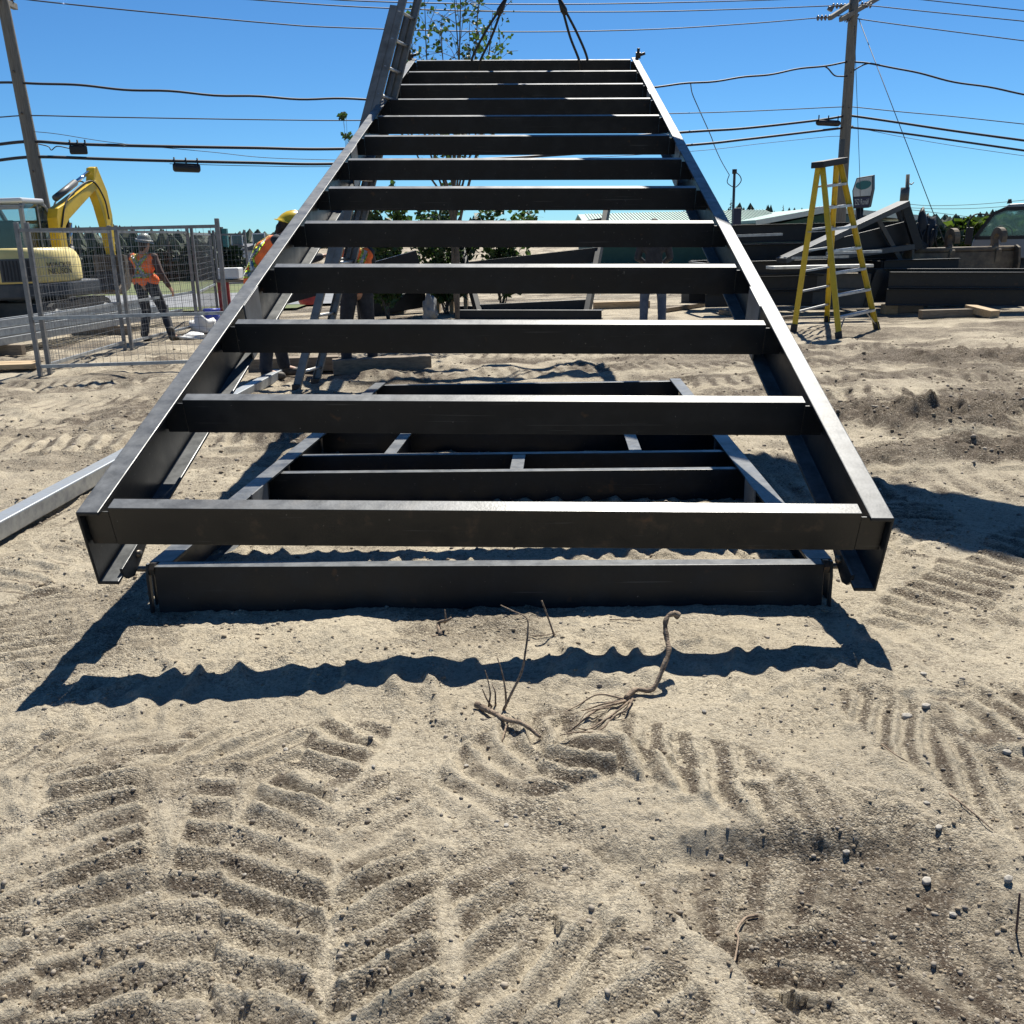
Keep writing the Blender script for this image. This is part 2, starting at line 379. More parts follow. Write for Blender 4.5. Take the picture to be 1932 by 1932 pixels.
def trk(pix, hw, skew, amp, pitch=0.106, rough=0.35, lip=0.012, face=1):
    return ([np.array(G(*p))[:2] for p in pix], hw, skew, amp, pitch, rough, lip, face)
TRACKS = [
    trk([(190, 2050), (215, 1800), (185, 1580), (165, 1400), (150, 1330)], 0.15, 0.06, 0.034),
    trk([(-90, 2000), (-60, 1700), (-80, 1500)], 0.13, 0.02, 0.030),
    trk([(480, 2050), (500, 1800), (540, 1620), (565, 1480)], 0.14, 0.62, 0.034),
    trk([(720, 2050), (735, 1880), (735, 1700), (735, 1510)], 0.14, -0.62, 0.036),
    trk([(985, 2050), (960, 1850), (925, 1720), (900, 1620)], 0.11, -0.5, 0.028),
    trk([(1010, 1475), (1160, 1440), (1330, 1480), (1500, 1530), (1640, 1570), (1760, 1640)], 0.12, -0.75, 0.034),
    trk([(1150, 2080), (1120, 1900), (1060, 1780)], 0.13, -0.8, 0.030),
    trk([(1500, 1990), (1560, 1880), (1500, 1790), (1420, 1720)], 0.14, 0.35, 0.026),
    trk([(-150, 1440), (150, 1405), (420, 1400), (640, 1420)], 0.13, 0.7, 0.026, 0.12),
    trk([(1120, 1360), (1250, 1420), (1420, 1470)], 0.09, -0.6, 0.022),
    trk([(1620, 1330), (1720, 1420), (1850, 1500), (2000, 1600)], 0.13, -1.5, 0.014, 0.12),
    trk([(1720, 1180), (1790, 1300), (1950, 1450)], 0.16, 0.5, 0.018),
    trk([(60, 1200), (20, 1120), (-20, 1060)], 0.16, 0.2, 0.020),
    trk([(1760, 1060), (1740, 1000), (1715, 950)], 0.2, 0.1, 0.024),
    trk([(330, 2050), (350, 1800), (380, 1600), (420, 1470)], 0.07, 0.3, 0.026),
    trk([(860, 1560), (900, 1470), (960, 1410), (1040, 1370)], 0.12, 0.7, 0.030),
    trk([(620, 1470), (640, 1400), (690, 1350)], 0.12, 0.55, 0.028),
    trk([(250, 1420), (330, 1360), (420, 1330)], 0.12, -0.4, 0.026),
    trk([(1260, 2080), (1250, 1960), (1210, 1850)], 0.13, -0.5, 0.030),
    trk([(1640, 2080), (1690, 1950), (1760, 1830), (1860, 1750)], 0.15, 0.25, 0.024),
    trk([(1680, 1650), (1800, 1720), (1960, 1800)], 0.14, -0.4, 0.020),
    trk([(1210, 1740), (1340, 1690), (1500, 1665), (1680, 1665)], 0.11, 0.55, 0.018, 0.13),

    trk([(1850, 1400), (1950, 1330)], 0.16, 0.5, 0.022),
    trk([(90, 1290), (60, 1180), (10, 1090), (-30, 1040)], 0.2, 0.25, 0.026),
    trk([(230, 1000), (130, 1040), (-30, 1110)], 0.2, 0.1, 0.024, 0.12),
    trk([(1700, 1230), (1760, 1150), (1850, 1080), (1960, 1030)], 0.2, 0.2, 0.026, 0.12),
    trk([(1650, 1290), (1800, 1230), (1960, 1190)], 0.16, 0.3, 0.024),
]
for yy, sk in ((5.4, .1), (7.4, -.2), (8.3, .2), (9.4, .1), (10.6, -.1), (12.2, .15)):
    TRACKS.append(([np.array((-8.0, yy + .3)), np.array((-2.0, yy)), np.array((3.0, yy + .25)), np.array((8.5, yy - .2))], 0.3, sk, 0.028 if yy < 8 else .014, 0.17, .35, 0.03, 1))
# the belt of track ruts the frames stand on runs across the view
TRACKS.append(([np.array((-2.3, 3.02)), np.array((0.0, 3.08)), np.array((2.6, 3.12))], 0.30, 0.1, 0.034, 0.15, 0.35, 0.0, 0))
TRACKS.append(([np.array((-1.9, 4.35)), np.array((2.0, 4.5))], 0.32, 0.15, 0.030, 0.13, 0.4, 0.0, 0))
TRACKS.append(([np.array((-1.5, 6.2)), np.array((2.4, 6.4))], 0.4, 0.1, 0.026, 0.14, 0.4, 0.0, 0))

def height(x, y):
    x = np.asarray(x, float); y = np.asarray(y, float)
    near = 1 - sstep(12, 26, y)
    h = 0.11 * fbm(x, y, 3.1, 3, 3) * sstep(-2, 3, y) * (0.35 + 0.65 * near) * 0.7
    h += 0.017 * fbm(x, y, 0.55, 11, 4) * (1 - sstep(8, 16, y))
    # cross fall beside and in front of the frames
    h += 0.045 * np.tanh(x / 1.2) * np.exp(-((y - 2.9) / 0.5) ** 2)
    # dug strip and its edge at the near right
    ex = x - 0.15 - (2.05 - y) * 0.75 + 0.05 * fbm(x, y, .2, 181, 3)
    dug = sstep(-0.02, 0.035, ex) * (1 - sstep(0.70, 1.0, ex)) * sstep(0.9, 1.2, y) * (1 - sstep(2.04, 2.16, y + 0.12 * fbm(x, y, 0.25, 5, 2)))
    h -= 0.05 * dug
    heap = np.zeros_like(h)
    # rough spoil heaps at the right
    for (px, py, rx, ry, a) in ((1740, 800, 0.75, 0.55, 0.10), (1880, 850, 0.6, 0.4, 0.07), (1660, 860, 0.4, 0.3, 0.04), (1850, 680, 1.5, 0.9, 0.10), (1930, 780, 1.2, 0.6, 0.09)):
        c = G(px, py)
        e = np.exp(-((x - c.x) / rx) ** 2 - ((y - c.y) / ry) ** 2)
        h += a * e * (0.5 + 1.6 * np.abs(fbm(x, y, 0.3, 21, 4)) + 0.5 * np.abs(fbm(x, y, 0.12, 25, 2)) * (1 - sstep(7, 10, y)))
        heap = np.maximum(heap, sstep(.18, .6, e + .5 * fbm(x, y, .4, 27, 3)) * (1.0 if py < 830 and px < 1840 else .75))
    # ridges left and right of the root
    for (px, py, r, a) in ((760, 1290, 0.16, 0.035), (930, 1290, 0.10, 0.03), (1080, 1265, 0.14, 0.05), (1225, 1285, 0.10, 0.045), (1010, 1350, 0.10, -0.035),
                           (640, 1190, 0.12, 0.03), (980, 1180, 0.13, 0.035), (1130, 1185, 0.12, 0.035), (1180, 1420, 0.14, 0.03), (1330, 1175, 0.16, 0.02)):
        c = G(px, py)
        h += .7 * a * np.exp(-(((x - c.x) / r) ** 2 + ((y - c.y) / (r * 0.9)) ** 2))
    brk = fbm(x, y, 0.30, 31, 3)
    jit = fbm(x, y, 0.16, 41, 3)
    crumb = fbm(x, y, 0.035, 141, 2)
    ht = np.zeros_like(h)
    tmask = np.zeros_like(h)
    soil_shade = np.zeros_like(h)
    for pts, hw, skew, amp, pitch, rough, lip, face in TRACKS:
        best = np.full(h.shape, 9.0); S = np.zeros_like(h); D = np.full(h.shape, 99.0); s0 = 0.0
        for a, b in zip(pts[:-1], pts[1:]):
            d = b - a; L = float(np.hypot(*d)); d = d / L
            t = np.clip((x - a[0]) * d[0] + (y - a[1]) * d[1], 0, L)
            qx = x - (a[0] + d[0] * t); qy = y - (a[1] + d[1] * t)
            r = np.hypot(qx, qy); k = r < best
            side = qx * d[1] - qy * d[0]
            S = np.where(k, s0 + t, S); D = np.where(k, np.where(side < 0, -1.0, 1.0) * r, D); best = np.where(k, r, best); s0 += L
        edge = np.abs(D) + 0.12 * brk * hw * 4
        msk = (1 - sstep(hw * 0.80, hw * 1.02, edge)) * (1 - 0.6 * sstep(0.05, 0.32, fbm(x, y, 0.42, 51, 2) + 0.02))
        ph = (S + D * skew + (0.025 if face else 0.12) * jit + 0.008 * crumb) / pitch
        f = ph - np.floor(ph)
        if face == 0:
            prof = 0.5 - 0.5 * np.cos(2 * math.pi * f); prof = prof ** 1.4
            sl = 0 * f
        else:                                           # long pressed face towards the machine's rear, short break behind it
            prof = np.where(f < 0.72, (f / 0.72) ** 1.15, 1 - sstep(0.72, 1.0, f))
            sl = sstep(0.10, 0.24, f) * (1 - sstep(0.48, 0.62, f))  # darkens the sloping faces: their shade painted in, together with turned-up gravel
        ht = ht * (1 - msk) + msk * (amp * (1.35 if face else 0.6) * (0.85 + (0.5 if face else 2.2) * brk) * prof - 0.010)
        ht += (1 - tmask) * lip * np.exp(-((np.abs(D) - hw * 1.08) / 0.022) ** 2) * (0.5 + brk)
        soil_shade = np.where(msk > .3, np.maximum(soil_shade * (1 - msk), msk * sl), np.maximum(soil_shade, msk * sl))
        tmask = np.maximum(tmask, msk)
    h = h + ht
    # tyre print
    c = G(1540, 1352); th = 0.35
    ux = (x - c.x) * math.cos(th) + (y - c.y) * math.sin(th); uy = -(x - c.x) * math.sin(th) + (y - c.y) * math.cos(th)
    tm = (1 - sstep(0.19, 0.23, np.abs(ux))) * (1 - sstep(0.12, 0.15, np.abs(uy)))
    row = np.floor(uy / 0.042)
    gx = np.abs(((ux + 0.02 * row) / 0.055) % 1 - 0.5); gy = np.abs((uy / 0.042 + 0.35 * np.sin(ux * 60)) % 1 - 0.5)
    h += tm * 0.006 * np.maximum(sstep(0.40, 0.48, gx), sstep(0.38, 0.47, gy)) - 0.01 * tm
    # crumbly small scale
    fine = (1 - sstep(5, 11, y)) * (1 - 0.8 * tm)
    g = fbm(x, y, 0.075, 61, 3, 0.6)
    h += fine * (0.011 - 0.006 * tmask) * g * (0.6 + 1.4 * np.clip(fbm(x, y, 0.6, 71, 2) + 0.3, 0, 1))
    lump = fbm(x, y, 0.028, 81, 2, 0.6)
    h += (1 - sstep(3, 6, y)) * (1 - 0.8 * tm) * 0.0055 * np.maximum(lump - 0.12, 0) * 3 * sstep(-0.15, 0.25, fbm(x, y, 0.5, 91, 2) + 0.5 * dug + 0.25 * soil_shade)
    far = sstep(5, 8, y) * (1 - sstep(13, 19, y))
    h += far * 0.05 * np.abs(fbm(x, y, 0.16, 151, 3)) * sstep(-.1, .25, fbm(x, y, 1.1, 161, 2))
    h += far * 0.11 * (np.abs(fbm(x, y * 1.0, 0.7, 101, 3)) - 0.12)
    h = h * (1 - 0.85 * sstep(13, 20, y))
    soil_shade = np.clip(.13 + .85 * soil_shade * (0.6 + 0.8 * sstep(-0.25, 0.2, fbm(x, y, 0.22, 111, 3))) + dug * 0.55 * sstep(-.2, .2, fbm(x, y, .3, 171, 3)) + heap * 1.5 + 0.6 * sstep(0.06, 0.36, fbm(x, y, 0.9, 121, 4)) * (1 - tmask) + sstep(4.5, 8, y) * (.10 + .8 * sstep(-.08, .22, fbm(x * .4, y, 0.45, 191, 4))), 0, 1.6)
    return h, soil_shade
def H(x, y):
    return float(height(np.array([x]), np.array([y]))[0][0])

rows = [-60, -30, -14, -7, -3.5, -1.5, -0.4, 0.3, 0.7, 1.0]
y = 1.15
while y < 11.0: rows.append(y); y *= 1.0038
while y < 60: rows.append(y); y *= 1.008
while y < 900: rows.append(y); y *= 1.03
rows = np.array(rows)
NI = 820
ui = np.linspace(-1, 1, NI)
ue = np.geomspace(1.02, 60, 14)
wid = np.where(rows < 1.15, 2.2, 0.66 * rows + 0.75)
X = []
for wv in wid:
    outer = wv + (ue - 1) * max(4.0, 900.0 / 60 if wv < 15 else wv * 0.2)
    X.append(np.concatenate([-outer[::-1], ui * wv, outer]))
X = np.array(X); Y = np.repeat(rows[:, None], X.shape[1], 1)
Hh, soil_shade = height(X, Y)
nr, ncol = X.shape
me = bpy.data.meshes.new('ground')
co = np.stack([X, Y, Hh], -1).reshape(-1, 3).astype(np.float32)
idx = np.arange(nr * ncol).reshape(nr, ncol)
q = np.stack([idx[:-1, :-1], idx[:-1, 1:], idx[1:, 1:], idx[1:, :-1]], -1).reshape(-1, 4)
me.vertices.add(len(co)); me.vertices.foreach_set('co', co.ravel())
me.loops.add(q.size); me.loops.foreach_set('vertex_index', q.ravel().astype(np.int32))
me.polygons.add(len(q)); me.polygons.foreach_set('loop_start', np.arange(0, q.size, 4, dtype=np.int32))
me.polygons.foreach_set('loop_total', np.full(len(q), 4, dtype=np.int32))
me.update(); me.validate()
me.polygons.foreach_set('use_smooth', np.ones(len(q), dtype=bool))
at_ = me.attributes.new('soil_shade', 'FLOAT', 'POINT')
at_.data.foreach_set('value', soil_shade.ravel().astype(np.float32))
gm = bpy.data.materials.new('rutted_sand'); gm.use_nodes = True
t = gm.node_tree; b = t.nodes['Principled BSDF']
b.inputs['Roughness'].default_value = 0.95; b.inputs['Specular IOR Level'].default_value = 0.15
tc = t.nodes.new('ShaderNodeTexCoord')
def N(kind, **kw):
    n = t.nodes.new(kind)
    for k, v in kw.items(): n.inputs[k].default_value = v
    return n
def noise(sc, det=6, ro=0.6):
    n = N('ShaderNodeTexNoise', Scale=sc, Detail=det, Roughness=ro); t.links.new(tc.outputs['Object'], n.inputs['Vector']); return n.outputs['Fac']
def mrange(v, a, b_, c=0.0, d=1.0):
    n = N('ShaderNodeMapRange'); n.inputs['From Min'].default_value = a; n.inputs['From Max'].default_value = b_
    n.inputs['To Min'].default_value = c; n.inputs['To Max'].default_value = d; t.links.new(v, n.inputs['Value']); return n.outputs[0]
def mixc(f, A, B):
    n = t.nodes.new('ShaderNodeMix'); n.data_type = 'RGBA'
    for nm, v in (('A', A), ('B', B)):
        if isinstance(v, tuple): n.inputs[nm].default_value = (*v, 1)
        else: t.links.new(v, n.inputs[nm])
    t.links.new(f, n.inputs['Factor']); return n.outputs['Result']
def math_(op, a, b_):
    n = t.nodes.new('ShaderNodeMath'); n.operation = op
    for i, v in enumerate((a, b_)):
        if isinstance(v, (int, float)): n.inputs[i].default_value = v
        else: t.links.new(v, n.inputs[i])
    return n.outputs[0]
sa = t.nodes.new('ShaderNodeAttribute'); sa.attribute_name = 'soil_shade'
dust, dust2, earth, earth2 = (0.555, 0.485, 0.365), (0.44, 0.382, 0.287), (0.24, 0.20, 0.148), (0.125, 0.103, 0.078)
c1 = mixc(mrange(noise(1.3, 8), 0.38, 0.62), dust, dust2)
c1 = mixc(mrange(noise(38, 6, 0.7), 0.52, 0.68, 0, 0.5), c1, earth)
c1 = mixc(mrange(noise(120, 4, 0.7), 0.54, 0.70, 0, 0.6), c1, earth)
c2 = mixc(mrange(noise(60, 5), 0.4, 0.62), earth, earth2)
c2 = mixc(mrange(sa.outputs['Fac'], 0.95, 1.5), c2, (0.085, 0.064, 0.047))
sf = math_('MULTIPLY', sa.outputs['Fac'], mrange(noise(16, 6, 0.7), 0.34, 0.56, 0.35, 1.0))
c3 = mixc(sf, c1, c2)  # earth tone also carries the painted shade of the track faces
c3 = mixc(mrange(noise(150, 3), 0.57, 0.68, 0, 0.75), c3, (0.50, 0.45, 0.36))
def voro(sc):
    n = N('ShaderNodeTexVoronoi', Scale=sc, Randomness=1.0); t.links.new(tc.outputs['Object'], n.inputs['Vector']); return n
def sep(v):
    n = t.nodes.new('ShaderNodeSeparateColor'); t.links.new(v, n.inputs[0]); return n.outputs[0]
vg1, vg2 = voro(85), voro(190)
# grains of different stone: single cells paler or darker than the bed they lie in
gw_ = mrange(sa.outputs['Fac'], 0.08, 0.6, 0.5, 1.0)
gw_ = math_('MULTIPLY', gw_, mrange(noise(3.5, 5), .36, .6, .35, 1.0))
c3 = mixc(math_('MULTIPLY', mrange(sep(vg1.outputs['Color']), 0.76, 0.80, 0, 0.75), gw_), c3, earth2)
c3 = mixc(math_('MULTIPLY', mrange(sep(vg2.outputs['Color']), 0.62, 0.72, 0, 0.75), gw_), c3, earth2)
c3 = mixc(math_('MULTIPLY', mrange(sep(vg2.outputs['Color']), 0.16, 0.10, 0, 0.6), gw_), c3, (0.52, 0.46, 0.37))
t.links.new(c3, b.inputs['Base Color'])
grain = math_('MULTIPLY', math_('ADD', math_('MULTIPLY', vg1.outputs['Distance'], -60.0), math_('MULTIPLY', vg2.outputs['Distance'], -70.0)), math_('MULTIPLY', gw_, 0.012))
bh = math_('ADD', grain, math_('ADD', math_('MULTIPLY', noise(45, 8, 0.75), 1.3), math_('MULTIPLY', noise(190, 5, 0.75), 0.6)))
bp = N('ShaderNodeBump', Strength=0.9, Distance=0.011); t.links.new(bh, bp.inputs['Height']); t.links.new(bp.outputs[0], b.inputs['Normal'])
me.materials.append(gm)
ground = bpy.data.objects.new('ground', me); COL.objects.link(ground)
tag(ground, 'sandy building ground pressed into ruts by tracked machines', kind='structure')

# road and verges beyond the fence at the left, each a sheet just above the one below
def sheet(name, m, pts, z, label):
    mb = MB(); mb.add([(p[0], p[1], z) for p in pts], [tuple(range(len(pts)))])
    o = mb.build(name, m); tag(o, label, kind='structure'); return o
RY = [21.5, 22.6, 30.5, 33.0]
sheet('grass_verge', M['grass'], [(-60, 19.6), (-4.8, 22.0), (-4.8, 46), (-60, 46)], 0.055, 'green verge along the road')
sheet('road', M['asphalt'], [(-60, 20.5), (-2.6, 23.4), (-2.6, 29.6), (-60, 28.0)], 0.061, 'grey road behind the temporary fence')

# ------------------------------------------------------------------ the lifted steel frame
FX = Vector((0.9992, -0.0323, -0.0216)); FN = Vector((0.0373, 0.9535, 0.2989)); FU = Vector((0.0109, -0.2995, 0.9540))
FX.normalize(); FN = (FN - FX * FN.dot(FX)).normalized(); FU = FX.cross(FN).normalized()
FO = Vector((-0.1141, 3.3607, 0.5308))
FM_ = Matrix((FX, FN, FU)).transposed().to_4x4(); FM_.translation = FO
STEP = 0.88526
def FW(x, y_, z): return FO + FX * x + FN * y_ + FU * z
frame = thing('lifted_steel_structure', 'long dark grey steel frame with thirteen cross members, lifted at its far end by slings', 'steel frame', mtx=FM_)
def channel_prof(w_, h_, t_, tf):                    # C section: web along the z axis at x = 0, flanges towards +x, top at z = 0
    return [(0, 0), (w_, 0), (w_, -tf), (t_, -tf), (t_, -h_ + tf), (w_, -h_ + tf), (w_, -h_), (0, -h_)]
LEN = 12 * STEP + 0.21
for sx in (-1, 1):
    mb = MB()
    mb.prism(channel_prof(0.085, 0.337, 0.011, 0.015), (sx * 1.505, 0, 0), (-sx, 0, 0), (0, 1, 0), (0, 0, 1), -0.032, LEN)
    st = mb.build('stringer', M['steel'], frame, 0.004)
    mb = MB()                                        # hinge plate under the foot of the stringer
    prof = [(-0.01, 0), (0.34, 0), (0.30, -0.035), (0.16, -0.075), (0.07, -0.095), (0.02, -0.07), (-0.012, -0.03)]
    mb.prism(prof, (sx * 1.425, 0.03, -0.30), (0, 1, 0), (-sx, 0, 0), (0, 0, 1), -0.006, 0.006)
    mb.build('hinge_plate', M['steel'], frame, 0.002)
    mb = MB()
    mb.tube([(sx * 1.44, 0.17, -0.335), (sx * 1.405, 0.17, -0.335)], 0.016, 10)
    mb.build('hinge_pin', M['bolt'], frame)
    for k in (2, 6, 9):                              # plates that box in the channel
        f0, f1 = (0.28, 0.62)
        mb = MB()
        mb.prism([((k + f0) * STEP, 0.006), ((k + f1) * STEP, 0.006), ((k + f1) * STEP - 0.01, -0.318), ((k + f0) * STEP + 0.01, -0.318)],
                 (sx * 1.415, 0, 0), (0, 1, 0), (-sx, 0, 0), (0, 0, 1), -0.004, 0.006)
        mb.build('stiffener_plate', M['plate'], frame, 0.002)
        mb = MB(); mb.tube([(sx * 1.4085, (k + 0.42) * STEP, -0.2), (sx * 1.4075, (k + 0.42) * STEP, -0.2)], 0.013, 10)
        mb.build('bolt_hole', M['black'], frame)
    # clamp left on the top end
    mb = MB()
    mb.box(sx * 1.50 - 0.03, sx * 1.50 + 0.03, LEN - 0.12, LEN - 0.04, 0.0, 0.07)
    mb.tube([(sx * 1.50, LEN - 0.08, 0.03), (sx * 1.50 + 0.09, LEN - 0.08, 0.06)], 0.018, 8)
    mb.tube([(sx * 1.50, LEN - 0.08, 0.05), (sx * 1.50, LEN - 0.08, 0.12)], 0.02, 8)
    mb.build('end_clamp', M['chain'], frame)
for i in range(13):
    y0 = i * STEP
    mb = MB()
    hw_, ht = 0.166, 0.012
    mb.prism([(0, 0), (0.066, 0), (0.066, -ht), (0.009, -ht), (0.009, -hw_ + ht), (0.066, -hw_ + ht), (0.066, -hw_), (0, -hw_)],
             (0, y0, 0.0), (0, 1, 0), (1, 0, 0), (0, 0, 1), -1.397, 1.397)
    mb.box(-1.490, -1.398, y0 + 0.001, y0 + 0.009, -hw_ + 0.002, -0.018)   # web runs on under the coped flange to the stringer
    mb.box(1.398, 1.490, y0 + 0.001, y0 + 0.009, -hw_ + 0.002, -0.018)
    cm = mb.build('cross_member', M['rusty'] if i == 0 else M['steel'], frame, 0.002)
    for sx in (-1, 1):                               # connection angle welded against the stringer web
        mb = MB()
        mb.box(sx * 1.4925 - 0.004, sx * 1.4925 + 0.004, y0 + 0.010, y0 + 0.085, -0.155, -0.022)
        mb.build('connection_angle', M['steel'], cm)

# ------------------------------------------------------------------ the lower frame lying on the ground
LA, LB = Vector((-1.568, 3.785, 0)), Vector((1.316, 3.625, 0))
LX = (LB - LA).normalized(); LY = Vector((-LX.y, LX.x, 0)); LZ = Vector((0, 0, 1))
LW = (LB - LA).length / 2
LO = (LA + LB) / 2 + Vector((0, 0, -0.02))
LM = Matrix((LX, LY, LZ)).transposed().to_4x4(); LM.translation = LO
low = thing('flat_steel_structure', 'dark steel frame lying flat on the sand beneath the lifted frame', 'steel frame', mtx=LM)
HL = 0.215
LL = 5.25
mb = MB(); mb.prism([(0, HL), (0.07, HL), (0.07, HL - .012), (0.009, HL - .012), (0.009, .012), (0.07, .012), (0.07, 0), (0, 0)],
                    (0, 0, 0), (0, 1, 0), (1, 0, 0), (0, 0, 1), -LW + 0.05, LW - 0.05)
mb.build('front_beam', M['steel'], low, 0.003)
for sx in (-1, 1):
    mb = MB(); mb.prism(channel_prof(0.10, HL - 0.004, 0.011, 0.015), (sx * LW, 0, HL - 0.002), (-sx, 0, 0), (0, 1, 0), (0, 0, 1), 0.075, LL)
    mb.build('side_channel', M['steel'], low, 0.003)
    mb = MB(); mb.prism([(0.0, HL + 0.012), (-0.012, HL - 0.05), (-0.012, -0.012), (0.01, -0.012), (0.02, HL + 0.012)], (sx * (LW - 0.022), 0, 0), (0, 1, 0), (-sx, 0, 0), (0, 0, 1), -0.006, 0.006)
    mb.build('end_plate', M['steel'], low, 0.002)
    mb = MB()
    mb.tube([(sx * (LW + 0.03), 0.02, HL - 0.015), (sx * (LW - 0.085), 0.02, HL - 0.015)], 0.012, 8)
    mb.tube([(sx * (LW - 0.03), 0.02, HL - 0.015), (sx * (LW - 0.052), 0.02, HL - 0.015)], 0.030, 6, smooth=False)
    mb.build('bolt', M['bolt'], low)
    mb = MB(); mb.box(sx * (LW - 0.104) - 0.005, sx * (LW - 0.104) + 0.005, 1.15, 1.42, 0.02, HL + 0.004)
    mb.build('stiffener_plate', M['plate'], low, 0.002)
def lowbar(y_, x0=-LW + 0.02, x1=LW - 0.02, h=HL - 0.02, wd=0.06, name='cross_member', m='steel'):
    mb = MB(); mb.prism([(0, h), (wd, h), (wd, h - .012), (0.009, h - .012), (0.009, .022), (wd, .022), (wd, .01), (0, .01)], (0, y_, 0), (0, 1, 0), (1, 0, 0), (0, 0, 1), x0, x1)
    return mb.build(name, M[m], low, 0.002)
for yy in (1.72, 2.18, 3.05, LL - 0.07): lowbar(yy)
for x_, ya, yb in ((0.06, 1.79, 2.175), (-0.78, 2.25, 3.045), (0.80, 2.25, 3.045)):
    mb = MB(); mb.box(x_ - 0.04, x_ + 0.04, ya, yb, HL - 0.034, HL - 0.022); mb.box(x_ - 0.006, x_ + 0.006, ya, yb, 0.02, HL - 0.035)
    mb.build('short_joist', M['steel'], low, 0.002)

# ------------------------------------------------------------------ slings, hook and the crane boom above the picture
hook_p = at(1010, -118, 13.1)
def sling(tag_label, xl, px_top):
    t_ = thing('lifting_sling', tag_label, 'lifting sling', hook_p, 'slings lifting the frame')
    foot = FW(xl, 12 * STEP + 0.03, 0.0)
    if px_top is not None: top = px_top
    join = foot.lerp(hook_p, 0.42)
    wob = (hook_p - foot).normalized().cross(Vector((0, 1, 0))).normalized() * 0.055
    mb = MB()
    for sg in (-1, 1):
        pts = cr([foot + wob * sg + FU * -0.175 + FN * -0.012, foot + wob * sg + FN * -0.02, foot.lerp(join, 0.5) + wob * sg * 0.9, join + wob * 0.25 * sg], 6)
        mb.tube(pts, 0.016, 6)
    mb.build('sling_loop', M['chain'], t_)
    mb = MB(); mb.tube([join - (hook_p - foot).normalized() * 0.06, join, join + (hook_p - foot).normalized() * 0.16], [0.03, 0.045, 0.02], 8)
    mb.build('shackle', M['chain'], t_)
    mb = MB()
    n_ = 30
    pts = [join.lerp(hook_p, k / n_) + wob * 0.12 * math.sin(k * 2.2) for k in range(n_ + 1)]
    mb.tube(pts, [0.014 + 0.006 * (k % 2) for k in range(n_ + 1)], 6)
    mb.build('chain', M['chain'], t_)
sling('left of the two steel slings, tied round the topmost cross member nearer the poplar', -0.62, None)
sling('right of the two steel slings, tied round the topmost cross member against clear sky', 0.78, None)
TIP = hook_p + Vector((0.0, 0.1, 0.75))
ELB = Vector((5.3, 6.3, 5.7))
BASE = Vector((7.6, 3.6, 1.7))
crane = thing('mobile_crane', 'mobile crane holding the lifted frame from the right, its boom above the picture', 'crane', (BASE.x, BASE.y, 0))
mb = MB(); mb.beam(BASE, ELB, 0.9, 1.0); mb.build('boom_section', M['exc_grey'], crane, 0.02)
mb = MB(); mb.beam(ELB + (ELB - TIP).normalized() * 0.3, TIP, 0.62, 0.80); mb.build('boom_section', M['exc_grey'], crane, 0.02)
mb = MB(); mb.tube([TIP, hook_p + Vector((0, 0, 0.25))], 0.02, 6); mb.build('hoist_rope', M['chain'], crane)
mb = MB(); mb.box(hook_p.x - .12, hook_p.x + .12, hook_p.y - .07, hook_p.y + .07, hook_p.z + .05, hook_p.z + .4); mb.tube(cr([hook_p + Vector((0, 0, .06)), hook_p + Vector((.07, 0, -.02)), hook_p + Vector((0, 0, -.09)), hook_p + Vector((-.06, 0, -.03))]), 0.022, 8)
mb.build('hook_block', M['exc_grey'], crane)
mb = MB(); mb.box(6.4, 9.6, 2.2, 5.0, 0.95, 1.35); mb.build('chassis', M['exc_grey'], crane, 0.03)
mb = MB(); mb.box(6.9, 9.4, 2.4, 4.8, 1.36, 2.4); mb.build('turret', M['yellow'], crane, 0.06)
for wx in (6.9, 9.2):
    for wy in (2.4, 4.8):
        mb = MB(); mb.tube([(wx, wy - .2, .5), (wx, wy + .2, .5)], 0.5, 20); mb.build('wheel', M['rubber'], crane)

# ------------------------------------------------------------------ loose tube, ladders
def gz(p): return H(p.x, p.y)
p0, p1 = G(-60, 1026, 0.05), G(525, 705, 0.05)
mb = MB(); mb.beam(p0, p1, 0.11, 0.10)
single(mb, 'steel_tube', M['galv'], 'long grey square steel tube lying on the sand left of the lifted frame', 'steel tube', bevel=0.008)

# aluminium extension ladder leaning against the left stringer
lad = thing('extension_ladder', 'tall worn aluminium extension ladder leaning on the lifted frame beside the poplar', 'ladder', (-2.3, 10.4, 0))
lt = at(752, -25, 11.15); lbm = G(560, 737); lbm.z = gz(lbm)
off = Vector((0.12, 0.40, 0.0))
dirv = (lt - lbm).normalized()
L_ = (lt - lbm).length
side = off.normalized(); nrm = dirv.cross(side).normalized()
def crail(mb, a, b, w_, d_):                         # ladder rail: web facing outward, flanges
    mb.beam(a, b, 0.004, d_, side.cross(b - a).cross(b - a)) if False else None
    ax = (b - a).normalized(); wv = ax.cross(side).normalized()
    c = (a + b) / 2; hl = ax * (b - a).length / 2
    mb.obox(c, side * 0.003, hl, wv * d_ / 2)
    mb.obox(c + wv * (d_ / 2 - 0.003) + side * w_ / 2, side * w_ / 2, hl, wv * 0.003)
    mb.obox(c - wv * (d_ / 2 - 0.003) + side * w_ / 2, side * w_ / 2, hl, wv * 0.003)
